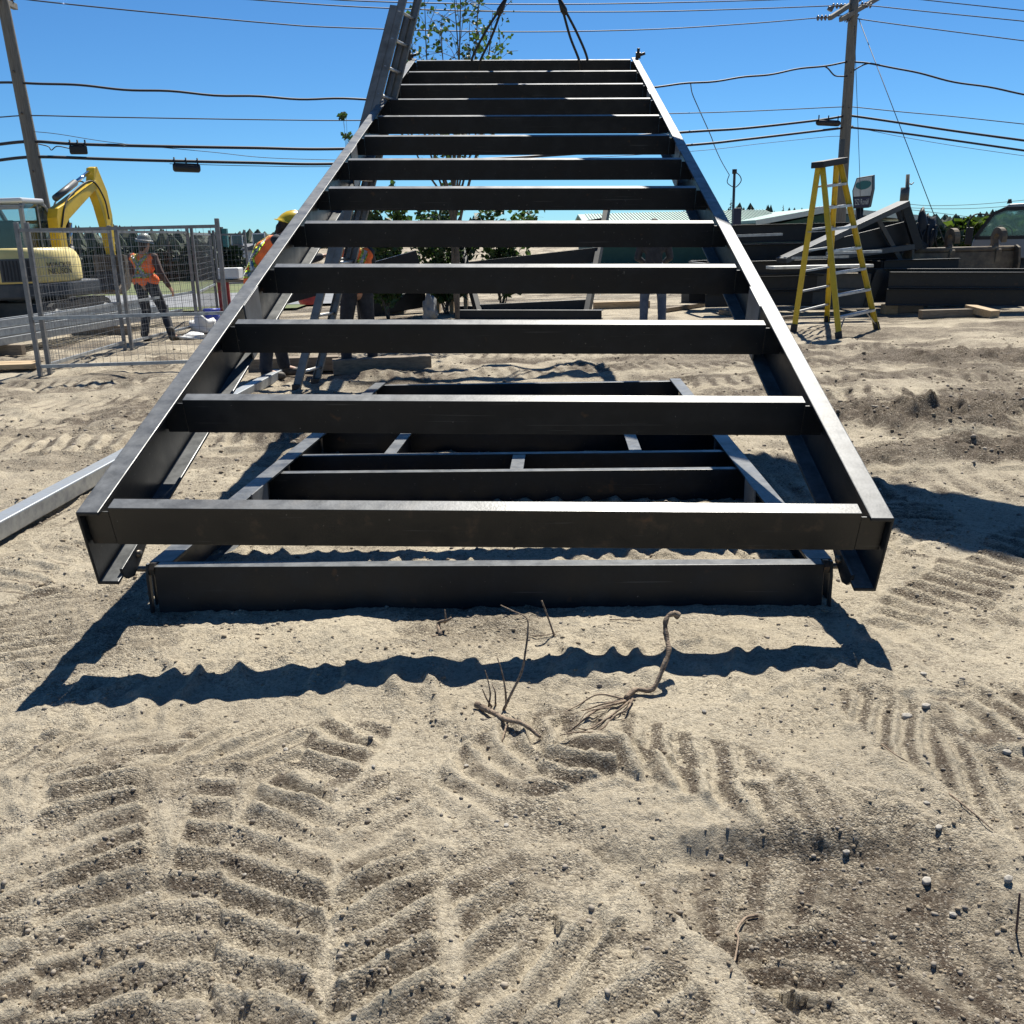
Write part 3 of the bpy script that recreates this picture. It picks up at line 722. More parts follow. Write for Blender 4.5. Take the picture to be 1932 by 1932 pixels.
for j, (o_, e0, e1) in enumerate(((nrm * 0.0, 0.0, 4.2), (nrm * -0.075, 1.2, L_ + 0.5))):
    for k in (0, 1):
        a = lbm + off * k + dirv * e0 + o_ - side * (0.03 if k == 0 else -0.0); b_ = lbm + off * k + dirv * e1 + o_
        mb = MB(); crail(mb, a + side * (0.012 * j * (1 - 2 * k)), b_ + side * (0.012 * j * (1 - 2 * k)), 0.03 * (1 if k == 0 else -1), 0.085)
        mb.build('rail', M['alu_worn'], lad)
    n_ = int((e1 - e0) / 0.305)
    for q_ in range(n_):
        p_ = lbm + dirv * (e0 + 0.2 + 0.305 * q_) + o_
        mb = MB(); mb.tube([p_, p_ + off], 0.017, 8); mb.build('rung', M['alu'], lad)
for k in (0, 1):
    p_ = lbm + off * k
    mb = MB(); mb.box(p_.x - .045, p_.x + .045, p_.y - .03, p_.y + .03, p_.z - 0.02, p_.z + .07); mb.build('foot', M['rubber'], lad, 0.008)

# yellow step ladder
sl = thing('step_ladder', 'yellow step ladder with aluminium steps standing open on the sand', 'ladder', G(1575, 622))
def foot_(px, py): p = G(px, py); p.z = gz(p); return p
f2, f4 = foot_(1583, 640), foot_(1655, 622)
f1, f3 = foot_(1497, 625), foot_(1560, 608)
Yc = (f2.y + f4.y + f1.y + f3.y) / 4
t1, t2 = at(1551, 314, Yc - 0.12), at(1586, 308, Yc + 0.12)
t3, t4 = at(1543, 316, Yc - 0.10), at(1579, 310, Yc + 0.14)
def lrail(a, b_, name, toe):
    d = (b_ - a).normalized(); s_ = (f4 - f2).normalized()
    mb = MB()
    w3 = d.cross(s_).normalized()
    c = (a + b_) / 2; hl = d * (b_ - a).length / 2
    mb.obox(c, s_ * 0.004, hl, w3 * 0.040)
    mb.obox(c + w3 * 0.038 + s_ * toe * 0.014, s_ * 0.014, hl, w3 * 0.003); mb.obox(c - w3 * 0.038 + s_ * toe * 0.014, s_ * 0.014, hl, w3 * 0.003)
    r_ = mb.build(name, M['fib'], sl, 0.003)
    mb = MB(); mb.obox(a + d * 0.05, s_ * 0.022, d * 0.07, w3 * 0.048); mb.build('foot', M['rubber'], r_, 0.006)
lrail(f2, t1, 'rail', 1); lrail(f4, t2, 'rail', -1); lrail(f1, t3, 'rear_rail', 1); lrail(f3, t4, 'rear_rail', -1)
cap_c = (t1 + t2 + t3 + t4) / 4; ux = (t2 - t1).normalized(); uy = Vector((0, 0, 1)).cross(ux).normalized()
mb = MB(); mb.obox(cap_c + Vector((0, 0, .035)), ux * 0.29, uy * 0.11, Vector((0, 0, .045))); mb.build('top_cap', M['black'], sl, 0.012)
for k in range(1, 8):
    a = f2.lerp(t1, k / 7.9); b_ = f4.lerp(t2, k / 7.9)
    d = (b_ - a).normalized()
    mb = MB(); mb.obox((a + b_) / 2, d * (b_ - a).length / 2, Vector((-d.y, d.x, 0)) * 0.045, Vector((0, 0, 0.004)))
    mb.obox((a + b_) / 2 - Vector((-d.y, d.x, 0)) * 0.043 - Vector((0, 0, .014)), d * (b_ - a).length / 2, Vector((-d.y, d.x, 0)) * 0.003, Vector((0, 0, 0.016)))
    mb.build('step', M['alu'], sl)
    a = f1.lerp(t3, k / 7.9); b_ = f3.lerp(t4, k / 7.9)
    mb = MB(); mb.beam(a, b_, 0.03, 0.03); mb.build('rung', M['alu'], sl)
for k, (a, b_) in enumerate(((f2, f4),)):
    mb = MB(); mb.beam(a.lerp(t1, .03), a.lerp(b_, .2).lerp(t1.lerp(t2, .2), 0.115), 0.02, 0.006); mb.build('step_brace', M['alu'], sl); mb = MB(); mb.beam(b_.lerp(t2, .03), b_.lerp(a, .2).lerp(t2.lerp(t1, .2), 0.115), 0.02, 0.006)
    mb.build('step_brace', M['alu'], sl)
for (a, b_, c_, d_) in ((f2, t1, f1, t3), (f4, t2, f3, t4)):
    mb = MB(); mb.beam(a.lerp(b_, .62), c_.lerp(d_, .62), 0.02, 0.012); mb.build('spreader', M['alu'], sl)

# ------------------------------------------------------------------ temporary fence
gray = M['fence']
def panel(a, b_, label, h=1.70, tub=0.024, gz_=0.04):
    a = Vector((a.x, a.y, 0)); b_ = Vector((b_.x, b_.y, 0))
    p = thing('fence_panel', label, 'fence panel', a, 'temporary mesh fence panels')
    d = (b_ - a); L = d.length; d.normalize(); up = Vector((0, 0, 1))
    for k, q_ in enumerate((a, b_)):
        lean = Vector((0, 0, 0))
        mb = MB(); mb.box(q_.x - tub, q_.x + tub, q_.y - tub, q_.y + tub, -0.02, h + 0.09); mb.build('post', gray, p, 0.004)
    for nm, z in (('top_rail', h), ('middle_rail', h * 0.40), ('bottom_rail', gz_ + 0.06)):
        mb = MB(); mb.beam(a + up * z + d * tub, b_ + up * z - d * tub, tub * 1.5, tub * 1.6); mb.build(nm, M['galv'] if nm != 'top_rail' else gray, p)
    mb = MB()
    n_ = int(L / 0.085); r = 0.0017
    for k in range(1, n_):
        q_ = a + d * (L * k / n_); mb.beam(q_ + up * 0.1, q_ + up * h, r * 2, r * 2, d)
    m_ = 15
    for k in range(1, m_):
        z = 0.1 + (h - 0.1) * k / m_; mb.beam(a + up * z, b_ + up * z, r * 2.2, r * 2.2)
    mb.build('wire_mesh', gray, p)
    return p
Q0, Q1, Q2, Q3 = G(84, 705), G(236, 658), G(374, 624), G(412, 597)
Q0b = G(76, 707)
panel(Q0b, G(438, 695), 'fence panel nearest the camera, running level from the double post to the lifted frame')
panel(Q0 + Vector((.03, .08, 0)), Q1, 'fence panel crossing in front of the excavator, from the double post to the walking worker')
panel(Q1 + Vector((.09, .03, 0)), Q2, 'fence panel directly in front of the walking worker in the crossed vest')
panel(Q2 + Vector((.06, .06, 0)), Q3, 'short fence panel behind the blue bucket', 1.68)
panel(Q3 + Vector((.06, .06, 0)), G(476, 592), 'farthest fence panel, in front of the pale houses', 1.68)

# ------------------------------------------------------------------ rails, timber and small site clutter at the left
def pieces_stack():
    a0, b0 = G(-90, 690), G(352, 606)
    d = (b0 - a0).normalized(); nrm_ = Vector((-d.y, d.x, 0))
    k = 0
    labs = ['nearest bottom rail of the galvanized pile behind the fence', 'second bottom rail of the galvanized pile behind the fence', 'third bottom rail of the galvanized pile behind the fence', 'farthest bottom rail of the galvanized pile behind the fence',
            'nearest middle rail of the galvanized pile behind the fence', 'centre middle rail of the galvanized pile behind the fence', 'farthest middle rail of the galvanized pile behind the fence',
            'nearer top rail of the galvanized pile behind the fence', 'farther top rail of the galvanized pile behind the fence']
    for lay, n_ in enumerate((4, 3, 2)):
        for j in range(n_):
            sh = rng.uniform(-.35, .35)
            o_ = nrm_ * (0.22 * j + 0.11 * lay) + Vector((0, 0, 0.20 + 0.115 * lay))
            a, b_ = a0 + d * sh + o_, b0 + d * (sh - 0.5 * lay) + o_
            mb = MB(); mb.prism(channel_prof(0.07, 0.10, 0.006, 0.006), a + Vector((0, 0, .05)), nrm_, d, (0, 0, 1), 0, (b_ - a).length)
            single(mb, 'galvanized_rail', M['galv'], labs[k], 'steel rail', 'galvanized rails stacked behind the fence'); k += 1
    for q_, lb in ((0.18, 'timber block under the near end of the galvanized rails'), (0.62, 'timber block under the middle of the galvanized rails')):
        c = a0.lerp(b0, q_) + nrm_ * 0.33
        mb = MB(); mb.obox(c + Vector((0, 0, .07)), nrm_ * .55, d * .05, Vector((0, 0, .075)))
        single(mb, 'timber_block', M['wood_grey'], lb, 'timber', bevel=0.006)
pieces_stack()
mb = MB(); a = G(-20, 692, .04); b_ = G(72, 689, .04); mb.beam(a, b_, 0.2, 0.06); mb.beam(a + Vector((-.1, .25, .0)), b_ + Vector((-.15, .2, 0)), .2, .06)
single(mb, 'weathered_board', M['wood'], 'pair of pale boards on the ground left of the fence post', 'boards', bevel=0.004)
# blue bucket and white bag
bk = G(403, 622); bk.z = gz(bk)
bu = thing('bucket', 'blue plastic bucket standing behind the lifted frame at the fence', 'bucket', bk)
mb = MB(); mb.tube([bk, bk + Vector((0, 0, .36))], [.125, .145], 18); mb.build('bucket_body', M['bluep'], bu)
mb = MB(); mb.tube([bk + Vector((0, 0, .345)), bk + Vector((0, 0, .385))], .153, 18); mb.build('lid', M['bluep'], bu)
mb = MB(); mb.tube(cr([bk + Vector((-.15, 0, .33)), bk + Vector((-.1, -.12, .2)), bk + Vector((.1, -.12, .2)), bk + Vector((.15, 0, .33))]), .004, 5); mb.build('handle', M['galv'], bu)
def lump_mesh(c, sx, sy, sz, seed, n=14, m=10, k=0.28):
    mb = MB(); r_ = random.Random(seed); mb.ball((0, 0, 0), 1, n, m)
    ph = [r_.uniform(0, 6) for _ in range(6)]
    for i, v in enumerate(mb.v):
        f = 1 + k * (math.sin(3 * v.x + ph[0]) * math.sin(4 * v.y + ph[1]) + 0.6 * math.sin(7 * v.z + ph[2] + 3 * v.x) + 0.5 * r_.uniform(-.5, .5))
        z = max(v.z, -0.55)
        mb.v[i] = Vector(c) + Vector((v.x * sx * f, v.y * sy * f, (z + 0.55) * sz * f))
    return mb
single(lump_mesh(G(382, 628), .20, .18, .17, 3), 'plastic_bag', M['white'], 'crumpled white plastic bag beside the blue bucket', 'plastic bag')
single(lump_mesh(G(366, 640), .22, .14, .06, 4), 'plastic_sheet', M['white'], 'flat white plastic scrap on the sand in front of the bucket', 'plastic sheet')
# small saw table with white box on top
tb = G(455, 600); 
ta = thing('work_table', 'small timber work table with red legs behind the lifted frame at the left', 'table', tb)
mb = MB(); mb.box(tb.x - .35, tb.x + .55, tb.y - .35, tb.y + .35, .74, .79); mb.build('tabletop', M['wood_grey'], ta, .005)
for i in (-.3, .5):
    for j in (-.3, .3):
        mb = MB(); mb.box(tb.x + i - .03, tb.x + i + .03, tb.y + j - .03, tb.y + j + .03, 0, .74); mb.build('leg', M['redp'], ta)
mb = MB(); mb.box(tb.x - .30, tb.x + .12, tb.y - .3, tb.y + .1, .80, 1.02); single(mb, 'white_box', M['white'], 'white box on the small work table', 'box', bevel=.02)

# timbers behind the frame
def timber(p, q_, w_, h_, lab, m='wood_grey', name='timber'):
    mb = MB(); mb.beam(p, q_, w_, h_); return single(mb, name, M[m], lab, 'timber', 'timbers lying about the yard', bevel=.006)
timber(G(470, 690, .08), G(640, 684, .08), .2, .17, 'grey timber under the ladder foot, left end of the long timber line')
timber(G(628, 692, .08), G(812, 683, .08), .2, .17, 'grey timber lying behind the boots of the hunched worker')
timber(G(1120, 577, .07), G(1225, 574, .07), .16, .15, 'pale new timber lying left of the standing worker in jeans', 'wood')
timber(G(1255, 585, .05), G(1330, 574, .05), .1, .08, 'thin grey timber lying right of the standing worker in jeans')
timber(G(1360, 588, .05), G(1475, 603, .05), .1, .08, 'thin dark timber lying between the frame and the step ladder')
# dark beams lying behind the frame
def steelbar(name, a, b_, w_, h_, lab, m='steel_dark', grp=None):
    mb = MB(); ax = (Vector(b_) - Vector(a)); L = ax.length; ax.normalize(); sd_ = ax.cross(Vector((0, 0, 1))).normalized(); up = sd_.cross(ax)
    mb.prism([(0, 0), (w_, 0), (w_, -.014), (.012, -.014), (.012, -h_ + .014), (w_, -h_ + .014), (w_, -h_), (0, -h_)], Vector(a) + up * h_, -sd_, ax, up, 0, L)
    return single(mb, name, M[m], lab, 'steel beam', grp, bevel=.003)
YB = 'steel beams waiting in the yard'
steelbar('steel_beam', G(858, 601), G(1135, 602), .15, .16, 'short dark steel beam on the sand behind the lifted frame', grp=YB)
steelbar('steel_beam', G(866, 590) + Vector((0, .1, 0)), G(1060, 583), .1, .12, 'slim dark steel beam just behind the short dark beam', grp=YB)
steelbar('steel_beam', G(690, 598), G(806, 590) + Vector((0, 0, .12)), .2, .34, 'deep dark steel beam end lying behind the hunched worker', grp=YB)
a = G(600, 612); b_ = at(792, 486, 13.2)
steelbar('steel_beam', Vector((a.x, 12.9, .55)), Vector((b_.x, 13.3, b_.z - .12)), .2, .22, 'long dark steel beam sloping up behind the hunched worker', grp=YB)

# second frame propped up in the yard behind
A_, B_ = G(905, 600), G(1106, 600)
A2, B2 = at(866, 455, A_.y + 1.5), at(1150, 370, B_.y + 2.6)
rf = thing('propped_steel_structure', 'second dark steel frame propped up in the yard behind the lifted one', 'steel frame', (A_ + B_) / 2)
for p, q_ in ((A_, A2), (B_, B2)):
    mb = MB(); mb.beam(p, q_, .10, .22, (0, 0, 1)); mb.build('stringer', M['steel_dark'], rf, .003)
for f, h_ in ((.10, .2), (.62, .28), (.95, .22)):
    a, b_ = A_.lerp(A2, f), B_.lerp(B2, f * (.80 if f > .5 else 1))
    mb = MB(); mb.beam(a, b_, .07, h_); mb.build('cross_member', M['steel_dark'], rf, .003)
# tarps and scrap
single(lump_mesh(G(715, 600) + Vector((0, 1.2, .7)), .28, .2, .22, 8), 'wrapped_bundle', M['white'], 'white wrapped bundle standing behind the hunched worker', 'bundle')
mb = MB(); c = G(715, 600) + Vector((0, 1.2, 0)); mb.box(c.x - .4, c.x + .4, c.y - .3, c.y + .3, 0, .7)
single(mb, 'crate', M['wood_grey'], 'grey crate under the white wrapped bundle', 'crate', bevel=.01)
single(lump_mesh(G(812, 604), .14, .12, .26, 9), 'tarpaulin', M['tarp'], 'grey tarpaulin bunched on the end of the deep beam', 'tarpaulin')
c = G(845, 600) + Vector((0, 1.6, 0))
mb = MB()
for k in range(5): mb.box(c.x - .35, c.x + .35, c.y - .3 + .14 * k, c.y - .2 + .14 * k, .78, .82)
for k in (-.3, 0, .3): mb.box(c.x + k - .04, c.x + k + .04, c.y - .3, c.y + .36, 0.0, .78)
pl = single(mb, 'pallet', M['wood'], 'stacked timber pallet with white scrap on it behind the frame', 'pallet')
single(lump_mesh(c + Vector((0, 0, .83)), .3, .22, .12, 12, k=.45), 'foam_scrap', M['white'], 'white foam scrap heaped on the timber pallet', 'foam scrap')
single(lump_mesh(G(590, 640) + Vector((0, 0, .55)), .2, .2, .3, 15), 'red_pack', M['redp'], 'dark red pack hanging behind the ladder foot', 'pack')

# ------------------------------------------------------------------ people
def remesh(mb, name, m, voxel, smooth=3):
    me_ = mb.mesh(name + '_raw', m)
    o = bpy.data.objects.new(name, me_); COL.objects.link(o)
    rm = o.modifiers.new('r', 'REMESH'); rm.mode = 'VOXEL'; rm.voxel_size = voxel; rm.use_smooth_shade = True
    if smooth:
        sm = o.modifiers.new('s', 'SMOOTH'); sm.iterations = smooth; sm.factor = 0.5
    dg = bpy.context.evaluated_depsgraph_get(); dg.update()
    new = bpy.data.meshes.new_from_object(o.evaluated_get(dg))
    bpy.data.objects.remove(o); bpy.data.meshes.remove(me_)
    new.name = name
    if not new.materials: new.materials.append(m)
    else: new.materials[0] = m
    new.polygons.foreach_set('use_smooth', [True] * len(new.polygons))
    return new
def person(label, loc, rz, J, vest, trousers, sleeve, hat, scale=1.0, tape='x', gloves=None):
    p = bpy.data.objects.new('person', None); COL.objects.link(p); p.empty_display_size = .2
    p.location = loc; p.rotation_euler = (0, 0, rz); p.scale = (scale,) * 3
    ORI[p] = Vector((0, 0, 0)); tag(p, label, 'person', 'people working on the site')
    V = {k: Vector(v) for k, v in J.items()}
    def put(nm, mb, m, vox, sm=3, par=p):
        o = bpy.data.objects.new(nm, remesh(mb, nm, m, vox, sm)); COL.objects.link(o); o.parent = par; ORI[o] = Vector((0, 0, 0)); return o
    # one continuous body: head, neck, trunk, limbs, hands with fingers
    b_ = MB()
    hd, nk, ch, pv = V['head'], V['neck'], V['chest'], V['pelvis']
    upv = (hd - nk).normalized(); fwd = V['face'].normalized(); rt = fwd.cross(upv).normalized()
    b_.ball(hd, 0.098, 14, 10, (0.82, 0.98, 1.16))
    b_.cap(hd - upv * .055 + fwd * .035, .062, hd - upv * .09 + fwd * .055, .040)          # jaw and chin
    b_.cap(hd + fwd * .095 + upv * .0, .012, hd + fwd * .112 - upv * .028, .016)           # nose
    b_.cap(hd + fwd * .088 - upv * .058 - rt * .02, .010, hd + fwd * .088 - upv * .058 + rt * .02, .010)   # mouth
    for s_ in (-1, 1): b_.cap(hd + rt * .082 * s_ + upv * .015 - fwd * .01, .018, hd + rt * .084 * s_ - upv * .025 - fwd * .005, .013)
    b_.cap(nk - upv * .02, .062, hd - upv * .05, .056)
    b_.cap(ch, .125, pv, .125); b_.cap(nk - upv * .06, .085, ch, .12)
    for s_ in 'LR':
        b_.cap(ch + (V['sh' + s_] - ch) * .3, .10, V['sh' + s_], .062)
        b_.cap(V['sh' + s_], .056, V['el' + s_], .043); b_.cap(V['el' + s_], .042, V['wr' + s_], .029)
        b_.cap(pv, .11, V['hip' + s_], .095); b_.cap(V['hip' + s_], .088, V['kn' + s_], .056); b_.cap(V['kn' + s_], .056, V['an' + s_], .038)
        b_.cap(V['an' + s_], .042, V['toe' + s_], .034)
        d = (V['wr' + s_] - V['el' + s_]).normalized(); sd_ = d.cross(V['palm' + s_]).normalized(); nn = sd_.cross(d)
        w_ = V['wr' + s_]
        for f in (-1, 0, 1): b_.cap(w_ + d * .01 + sd_ * .012 * f, .02, w_ + d * .085 + sd_ * .026 * f, .015)
        for f, ln in ((-1.5, .062), (-.5, .076), (.5, .082), (1.5, .07)):
            k0 = w_ + d * .09 + sd_ * .019 * f; k1 = k0 + d * ln * .5 + nn * .010; k2 = k1 + d * ln * .42 + nn * .030
            b_.cap(k0, .0105, k1, .0098); b_.cap(k1, .0098, k2, .0085)
        tb_ = w_ + d * .03 + sd_ * .036; b_.cap(tb_, .014, tb_ + d * .035 + sd_ * .028 + nn * .012, .012); b_.cap(tb_ + d * .035 + sd_ * .028 + nn * .012, .012, tb_ + d * .066 + sd_ * .034 + nn * .024, .010)
    put('body', b_, M['skin'], .0085, 2)
    # eyes and hair
    h_ = MB(); h_.ball(hd - fwd * .018 + upv * .012, .101, 14, 10, (0.86, 0.96, 1.10)); h_.cap(hd - fwd * .06 - upv * .05, .055, hd - fwd * .05 - upv * .085, .045)
    h_.v = [v for v in h_.v]
    put('hair', h_, M['hair'], .012)
    for s_ in (-1, 1):
        e = MB(); e.ball(hd + fwd * .090 + rt * .033 * s_ + upv * .012, .011, 8, 6); e.build('eye', M['black'], p)
    # clothes as shells over the body
    c_ = MB()
    c_.cap(ch, .138, pv + Vector((0, 0, .03)), .138); c_.cap(nk - upv * .07, .09, ch, .13); c_.cap(ch + rt * .07, .115, ch - rt * .07, .115)
    for s_ in 'LR':
        c_.cap(ch + (V['sh' + s_] - ch) * .3, .112, V['sh' + s_], .074)
        c_.cap(V['sh' + s_], .069, V['el' + s_], .056); c_.cap(V['el' + s_], .056, V['wr' + s_].lerp(V['el' + s_], .1), .042)
    put('jacket', c_, sleeve, .013, 2)
    t_ = MB()
    for s_ in 'LR':
        t_.cap(pv + Vector((0, 0, .05)), .135, V['hip' + s_], .112); t_.cap(V['hip' + s_], .108, V['kn' + s_], .078); t_.cap(V['kn' + s_], .078, V['an' + s_] + Vector((0, 0, .03)), .068)
        for z in (.25, .6, .8):
            q_ = V['kn' + s_].lerp(V['an' + s_], z); t_.ball(q_, .072, 8, 6)
    put('trousers', t_, trousers, .013, 1)
    for s_ in 'LR':
        bt = MB(); a_, to = V['an' + s_], V['toe' + s_]
        bt.cap(a_ + Vector((0, 0, .10)), .058, a_ - Vector((0, 0, .035)), .056); bt.cap(a_ - Vector((0, 0, .04)), .052, to, .046)
        mm = put('boot', bt, M['boot'], .012, 2)
    if vest is not None:
        v_ = MB(); v_.cap(ch, .150, pv + Vector((0, 0, .05)), .152); v_.cap(nk - upv * .075, .095, ch, .145); v_.cap(V['hipL'] + Vector((-.02, 0, .10)), .112, V['hipR'] + Vector((.02, 0, .10)), .112); v_.cap(ch + rt * .085, .130, ch - rt * .085, .130)
        for s_ in 'LR': v_.cap(ch + (V['sh' + s_] - ch) * .3, .125, V['sh' + s_].lerp(ch, .15), .088)
        vo = put('vest', v_, vest, .013, 2)
        bv = BVHTree.FromPolygons([v.co for v in vo.data.vertices], [tuple(q_.vertices) for q_ in vo.data.polygons])
        def strip(pts, w0, m, nm, off, dirs):
            mb = MB()
            pts = [Vector(q_) for q_ in pts]; rows_ = []
            n_ = 22
            for i in range(n_ + 1):
                f = i / n_ * (len(pts) - 1); k = min(int(f), len(pts) - 2); c = pts[k].lerp(pts[k + 1], f - k); tn = (pts[k + 1] - pts[k]).normalized()
                per = tn.cross(dirs).normalized(); row = []
                for s_ in (-1, 0, 1):
                    hit = bv.ray_cast(c + per * w0 * s_ - dirs * 1.0, dirs, 2.0)
                    if hit[0] is not None: row.append(hit[0] - dirs * off)
                if len(row) == 3: rows_.append(row)
            for r0, r1 in zip(rows_[:-1], rows_[1:]):
                for j in (0, 1): mb.add([r0[j], r0[j + 1], r1[j + 1], r1[j]], [(0, 1, 2, 3), (3, 2, 1, 0)], True)
            if mb.f: mb.build(nm, m, vo)
        back = -fwd; back = Vector((back.x, back.y, 0)).normalized(); rr_ = Vector((-fwd.y, fwd.x, 0)).normalized() * -1
        def Pt(a, z): return ch + rr_ * a + Vector((0, 0, z))
        for dr in ((-1, 1) if tape else ()):
            dv = back * -1 if dr == 1 else back
            zs = (ch.z - pv.z)
            lines = [[Pt(-.155, .19), Pt(.13, -zs + .10)], [Pt(.155, .19), Pt(-.13, -zs + .10)]] if dr == 1 else [[Pt(-.10, .2), Pt(-.10, -zs + .1)], [Pt(.10, .2), Pt(.10, -zs + .1)]]
            lines.append([Pt(-.21, -zs + .13), Pt(.21, -zs + .13)])
            for ln in lines:
                strip(ln, .040, M['lime'], 'tape_border', .005, dv); strip(ln, .021, M['silver'], 'reflective_tape', .009, dv)
        for s_ in 'LR':                                # pale shoulder bands
            mb = MB(); c = V['sh' + s_].lerp(nk, .35)
            strip([ch + (V['sh' + s_] - ch) * .42 - fwd * .10 + Vector((0, 0, .02)), ch + (V['sh' + s_] - ch) * .42 + fwd * .08 + Vector((0, 0, .02))], .03, M['lemon'], 'shoulder_band', .006, Vector((0, 0, -1)))
    if hat is not None:
        g_ = MB(); vs = []; n_ = 22
        hc = hd + upv * .035 - fwd * .005
        prof = [(.150, -.012), (.152, -.004), (.128, .002), (.122, .03), (.112, .07), (.085, .112), (.045, .135), (.001, .142)]
        pts = []
        for r_, z in prof:
            for k in range(n_):
                a = 2 * math.pi * k / n_
                ext = (0.03 * max(0, math.cos(a)) ** 2 if r_ > .14 else 0)
                pts.append(hc + fwd * (r_ * 1.08 + ext) * math.cos(a) + rt * r_ * .92 * math.sin(a) + upv * z)
        fs = [(j * n_ + k, j * n_ + (k + 1) % n_, (j + 1) * n_ + (k + 1) % n_, (j + 1) * n_ + k) for j in range(len(prof) - 1) for k in range(n_)]
        g_.add(pts, fs + [tuple(range(n_))], True)
        ho = g_.build('hard_hat', hat, p)
        mb = MB(); mb.tube([hc + fwd * (.125 * math.cos(a)) + upv * (.012 + .13 * math.sin(a) ** 1) for a in [math.pi * k / 12 for k in range(13)]], .007, 6); mb.build('ridge', hat, ho)
        if hat is M['hat_g']:
            mb = MB(); mb.tube([hc + fwd * .134 * math.cos(a) * 1.03 + rt * .124 * math.sin(a) * 1.0 + upv * .025 for a in [2 * math.pi * k / 24 for k in range(25)]], .010, 6, cap=False); mb.build('hat_band', M['white'], ho)
    return p

base = dict(pelvis=(0, 0, .97), chest=(0, .01, 1.28), neck=(0, .02, 1.47), head=(0, .045, 1.62), face=(0, 1, 0),
            shL=(-.19, .01, 1.40), shR=(.19, .01, 1.40), elL=(-.25, -.03, 1.12), elR=(.25, -.03, 1.12), wrL=(-.25, .06, .88), wrR=(.25, .06, .88), palmL=(1, 0, 0), palmR=(-1, 0, 0),
            hipL=(-.10, 0, .92), hipR=(.10, 0, .92), knL=(-.11, .03, .5), knR=(.11, .03, .5), anL=(-.11, 0, .09), anR=(.11, 0, .09), toeL=(-.13, .15, .04), toeR=(.13, .15, .04))
q_ = G(288, 641); q_.z = gz(q_)
jA = dict(base); jA.update(head=(.035, .06, 1.61), face=(.35, 1, -.1), chest=(.0, .04, 1.28), neck=(.01, .05, 1.46), shL=(-.20, .05, 1.40), shR=(.20, .0, 1.39), elL=(-.25, .10, 1.13), wrL=(-.16, .27, 1.02), palmL=(.3, 1, 0),
                        elR=(.31, -.06, 1.13), wrR=(.40, .02, .90), hipL=(-.09, 0, .92), knL=(-.07, .05, .50), anL=(-.13, .0, .09), toeL=(-.12, .16, .04), hipR=(.11, 0, .92), knR=(.24, .05, .50), anR=(.40, -.12, .10), toeR=(.48, .0, .04))
person('person in grey hard hat and orange vest walking away behind the fence', q_, R(-4), jA, M['orange'], M['navy'], M['brownshirt'], M['hat_g'], .96)
q_ = G(531, 714); q_.z = gz(q_)
jB = dict(base); jB.update(pelvis=(-.0, -.10, .97), chest=(0, .03, 1.30), neck=(0, .18, 1.46), head=(0, .27, 1.58), face=(-.2, 1, -.25), shL=(-.20, .12, 1.42), shR=(.20, .10, 1.42), elL=(-.24, .36, 1.26), wrL=(-.18, .56, 1.36), elR=(.24, .34, 1.22), wrR=(.17, .56, 1.26), palmL=(0, 0, 1), palmR=(0, 0, 1),
                        hipL=(-.10, -.08, .93), hipR=(.10, -.08, .93), knL=(-.12, .06, .5), anL=(-.14, .12, .09), toeL=(-.15, .28, .04), knR=(.12, -.06, .5), anR=(.12, -.12, .09), toeR=(.14, .04, .04))
person('person in yellow hard hat and orange vest beside the lifted frame', q_ + Vector((-.06, 0, 0)), R(-68), jB, M['orange'], M['navy'], M['navy'], M['hat_y'], 1.06, tape='x')
q_ = G(683, 700); q_.z = gz(q_)
jC = dict(base); jC.update(elL=(-.30, .10, 1.16), wrL=(-.20, .34, 1.10), palmL=(0, 0, 1), elR=(.27, .10, 1.14), wrR=(.12, .32, 1.06), palmR=(0, 0, 1), knL=(-.16, .05, .5), anL=(-.19, .0, .09), toeL=(-.24, .14, .04), knR=(.14, .03, .5), anR=(.15, -.02, .09), toeR=(.20, .12, .04), head=(0, .10, 1.60), face=(0, 1, -.4))
person('person in orange vest seen through the lifted frame, boots by the timbers', q_, R(28), jC, M['orange'], M['navy'], M['navy'], M['hat_g'], .955)
q_ = G(1231, 622); q_.z = gz(q_)
jD = dict(base); jD.update(elL=(-.26, .03, 1.13), wrL=(-.15, .24, 1.05), elR=(.26, .03, 1.13), wrR=(.17, .24, 1.05), palmL=(0, 0, 1), palmR=(0, 0, 1), knL=(-.14, .03, .5), knR=(.14, .03, .5), anL=(-.15, -.02, .09), anR=(.15, -.02, .09), toeL=(-.18, .13, .04), toeR=(.18, .13, .04))
person('person in a black jacket and blue jeans standing behind the right half of the frame', q_, R(-8), jD, None, M['jeans'], M['navy'], None, .99)

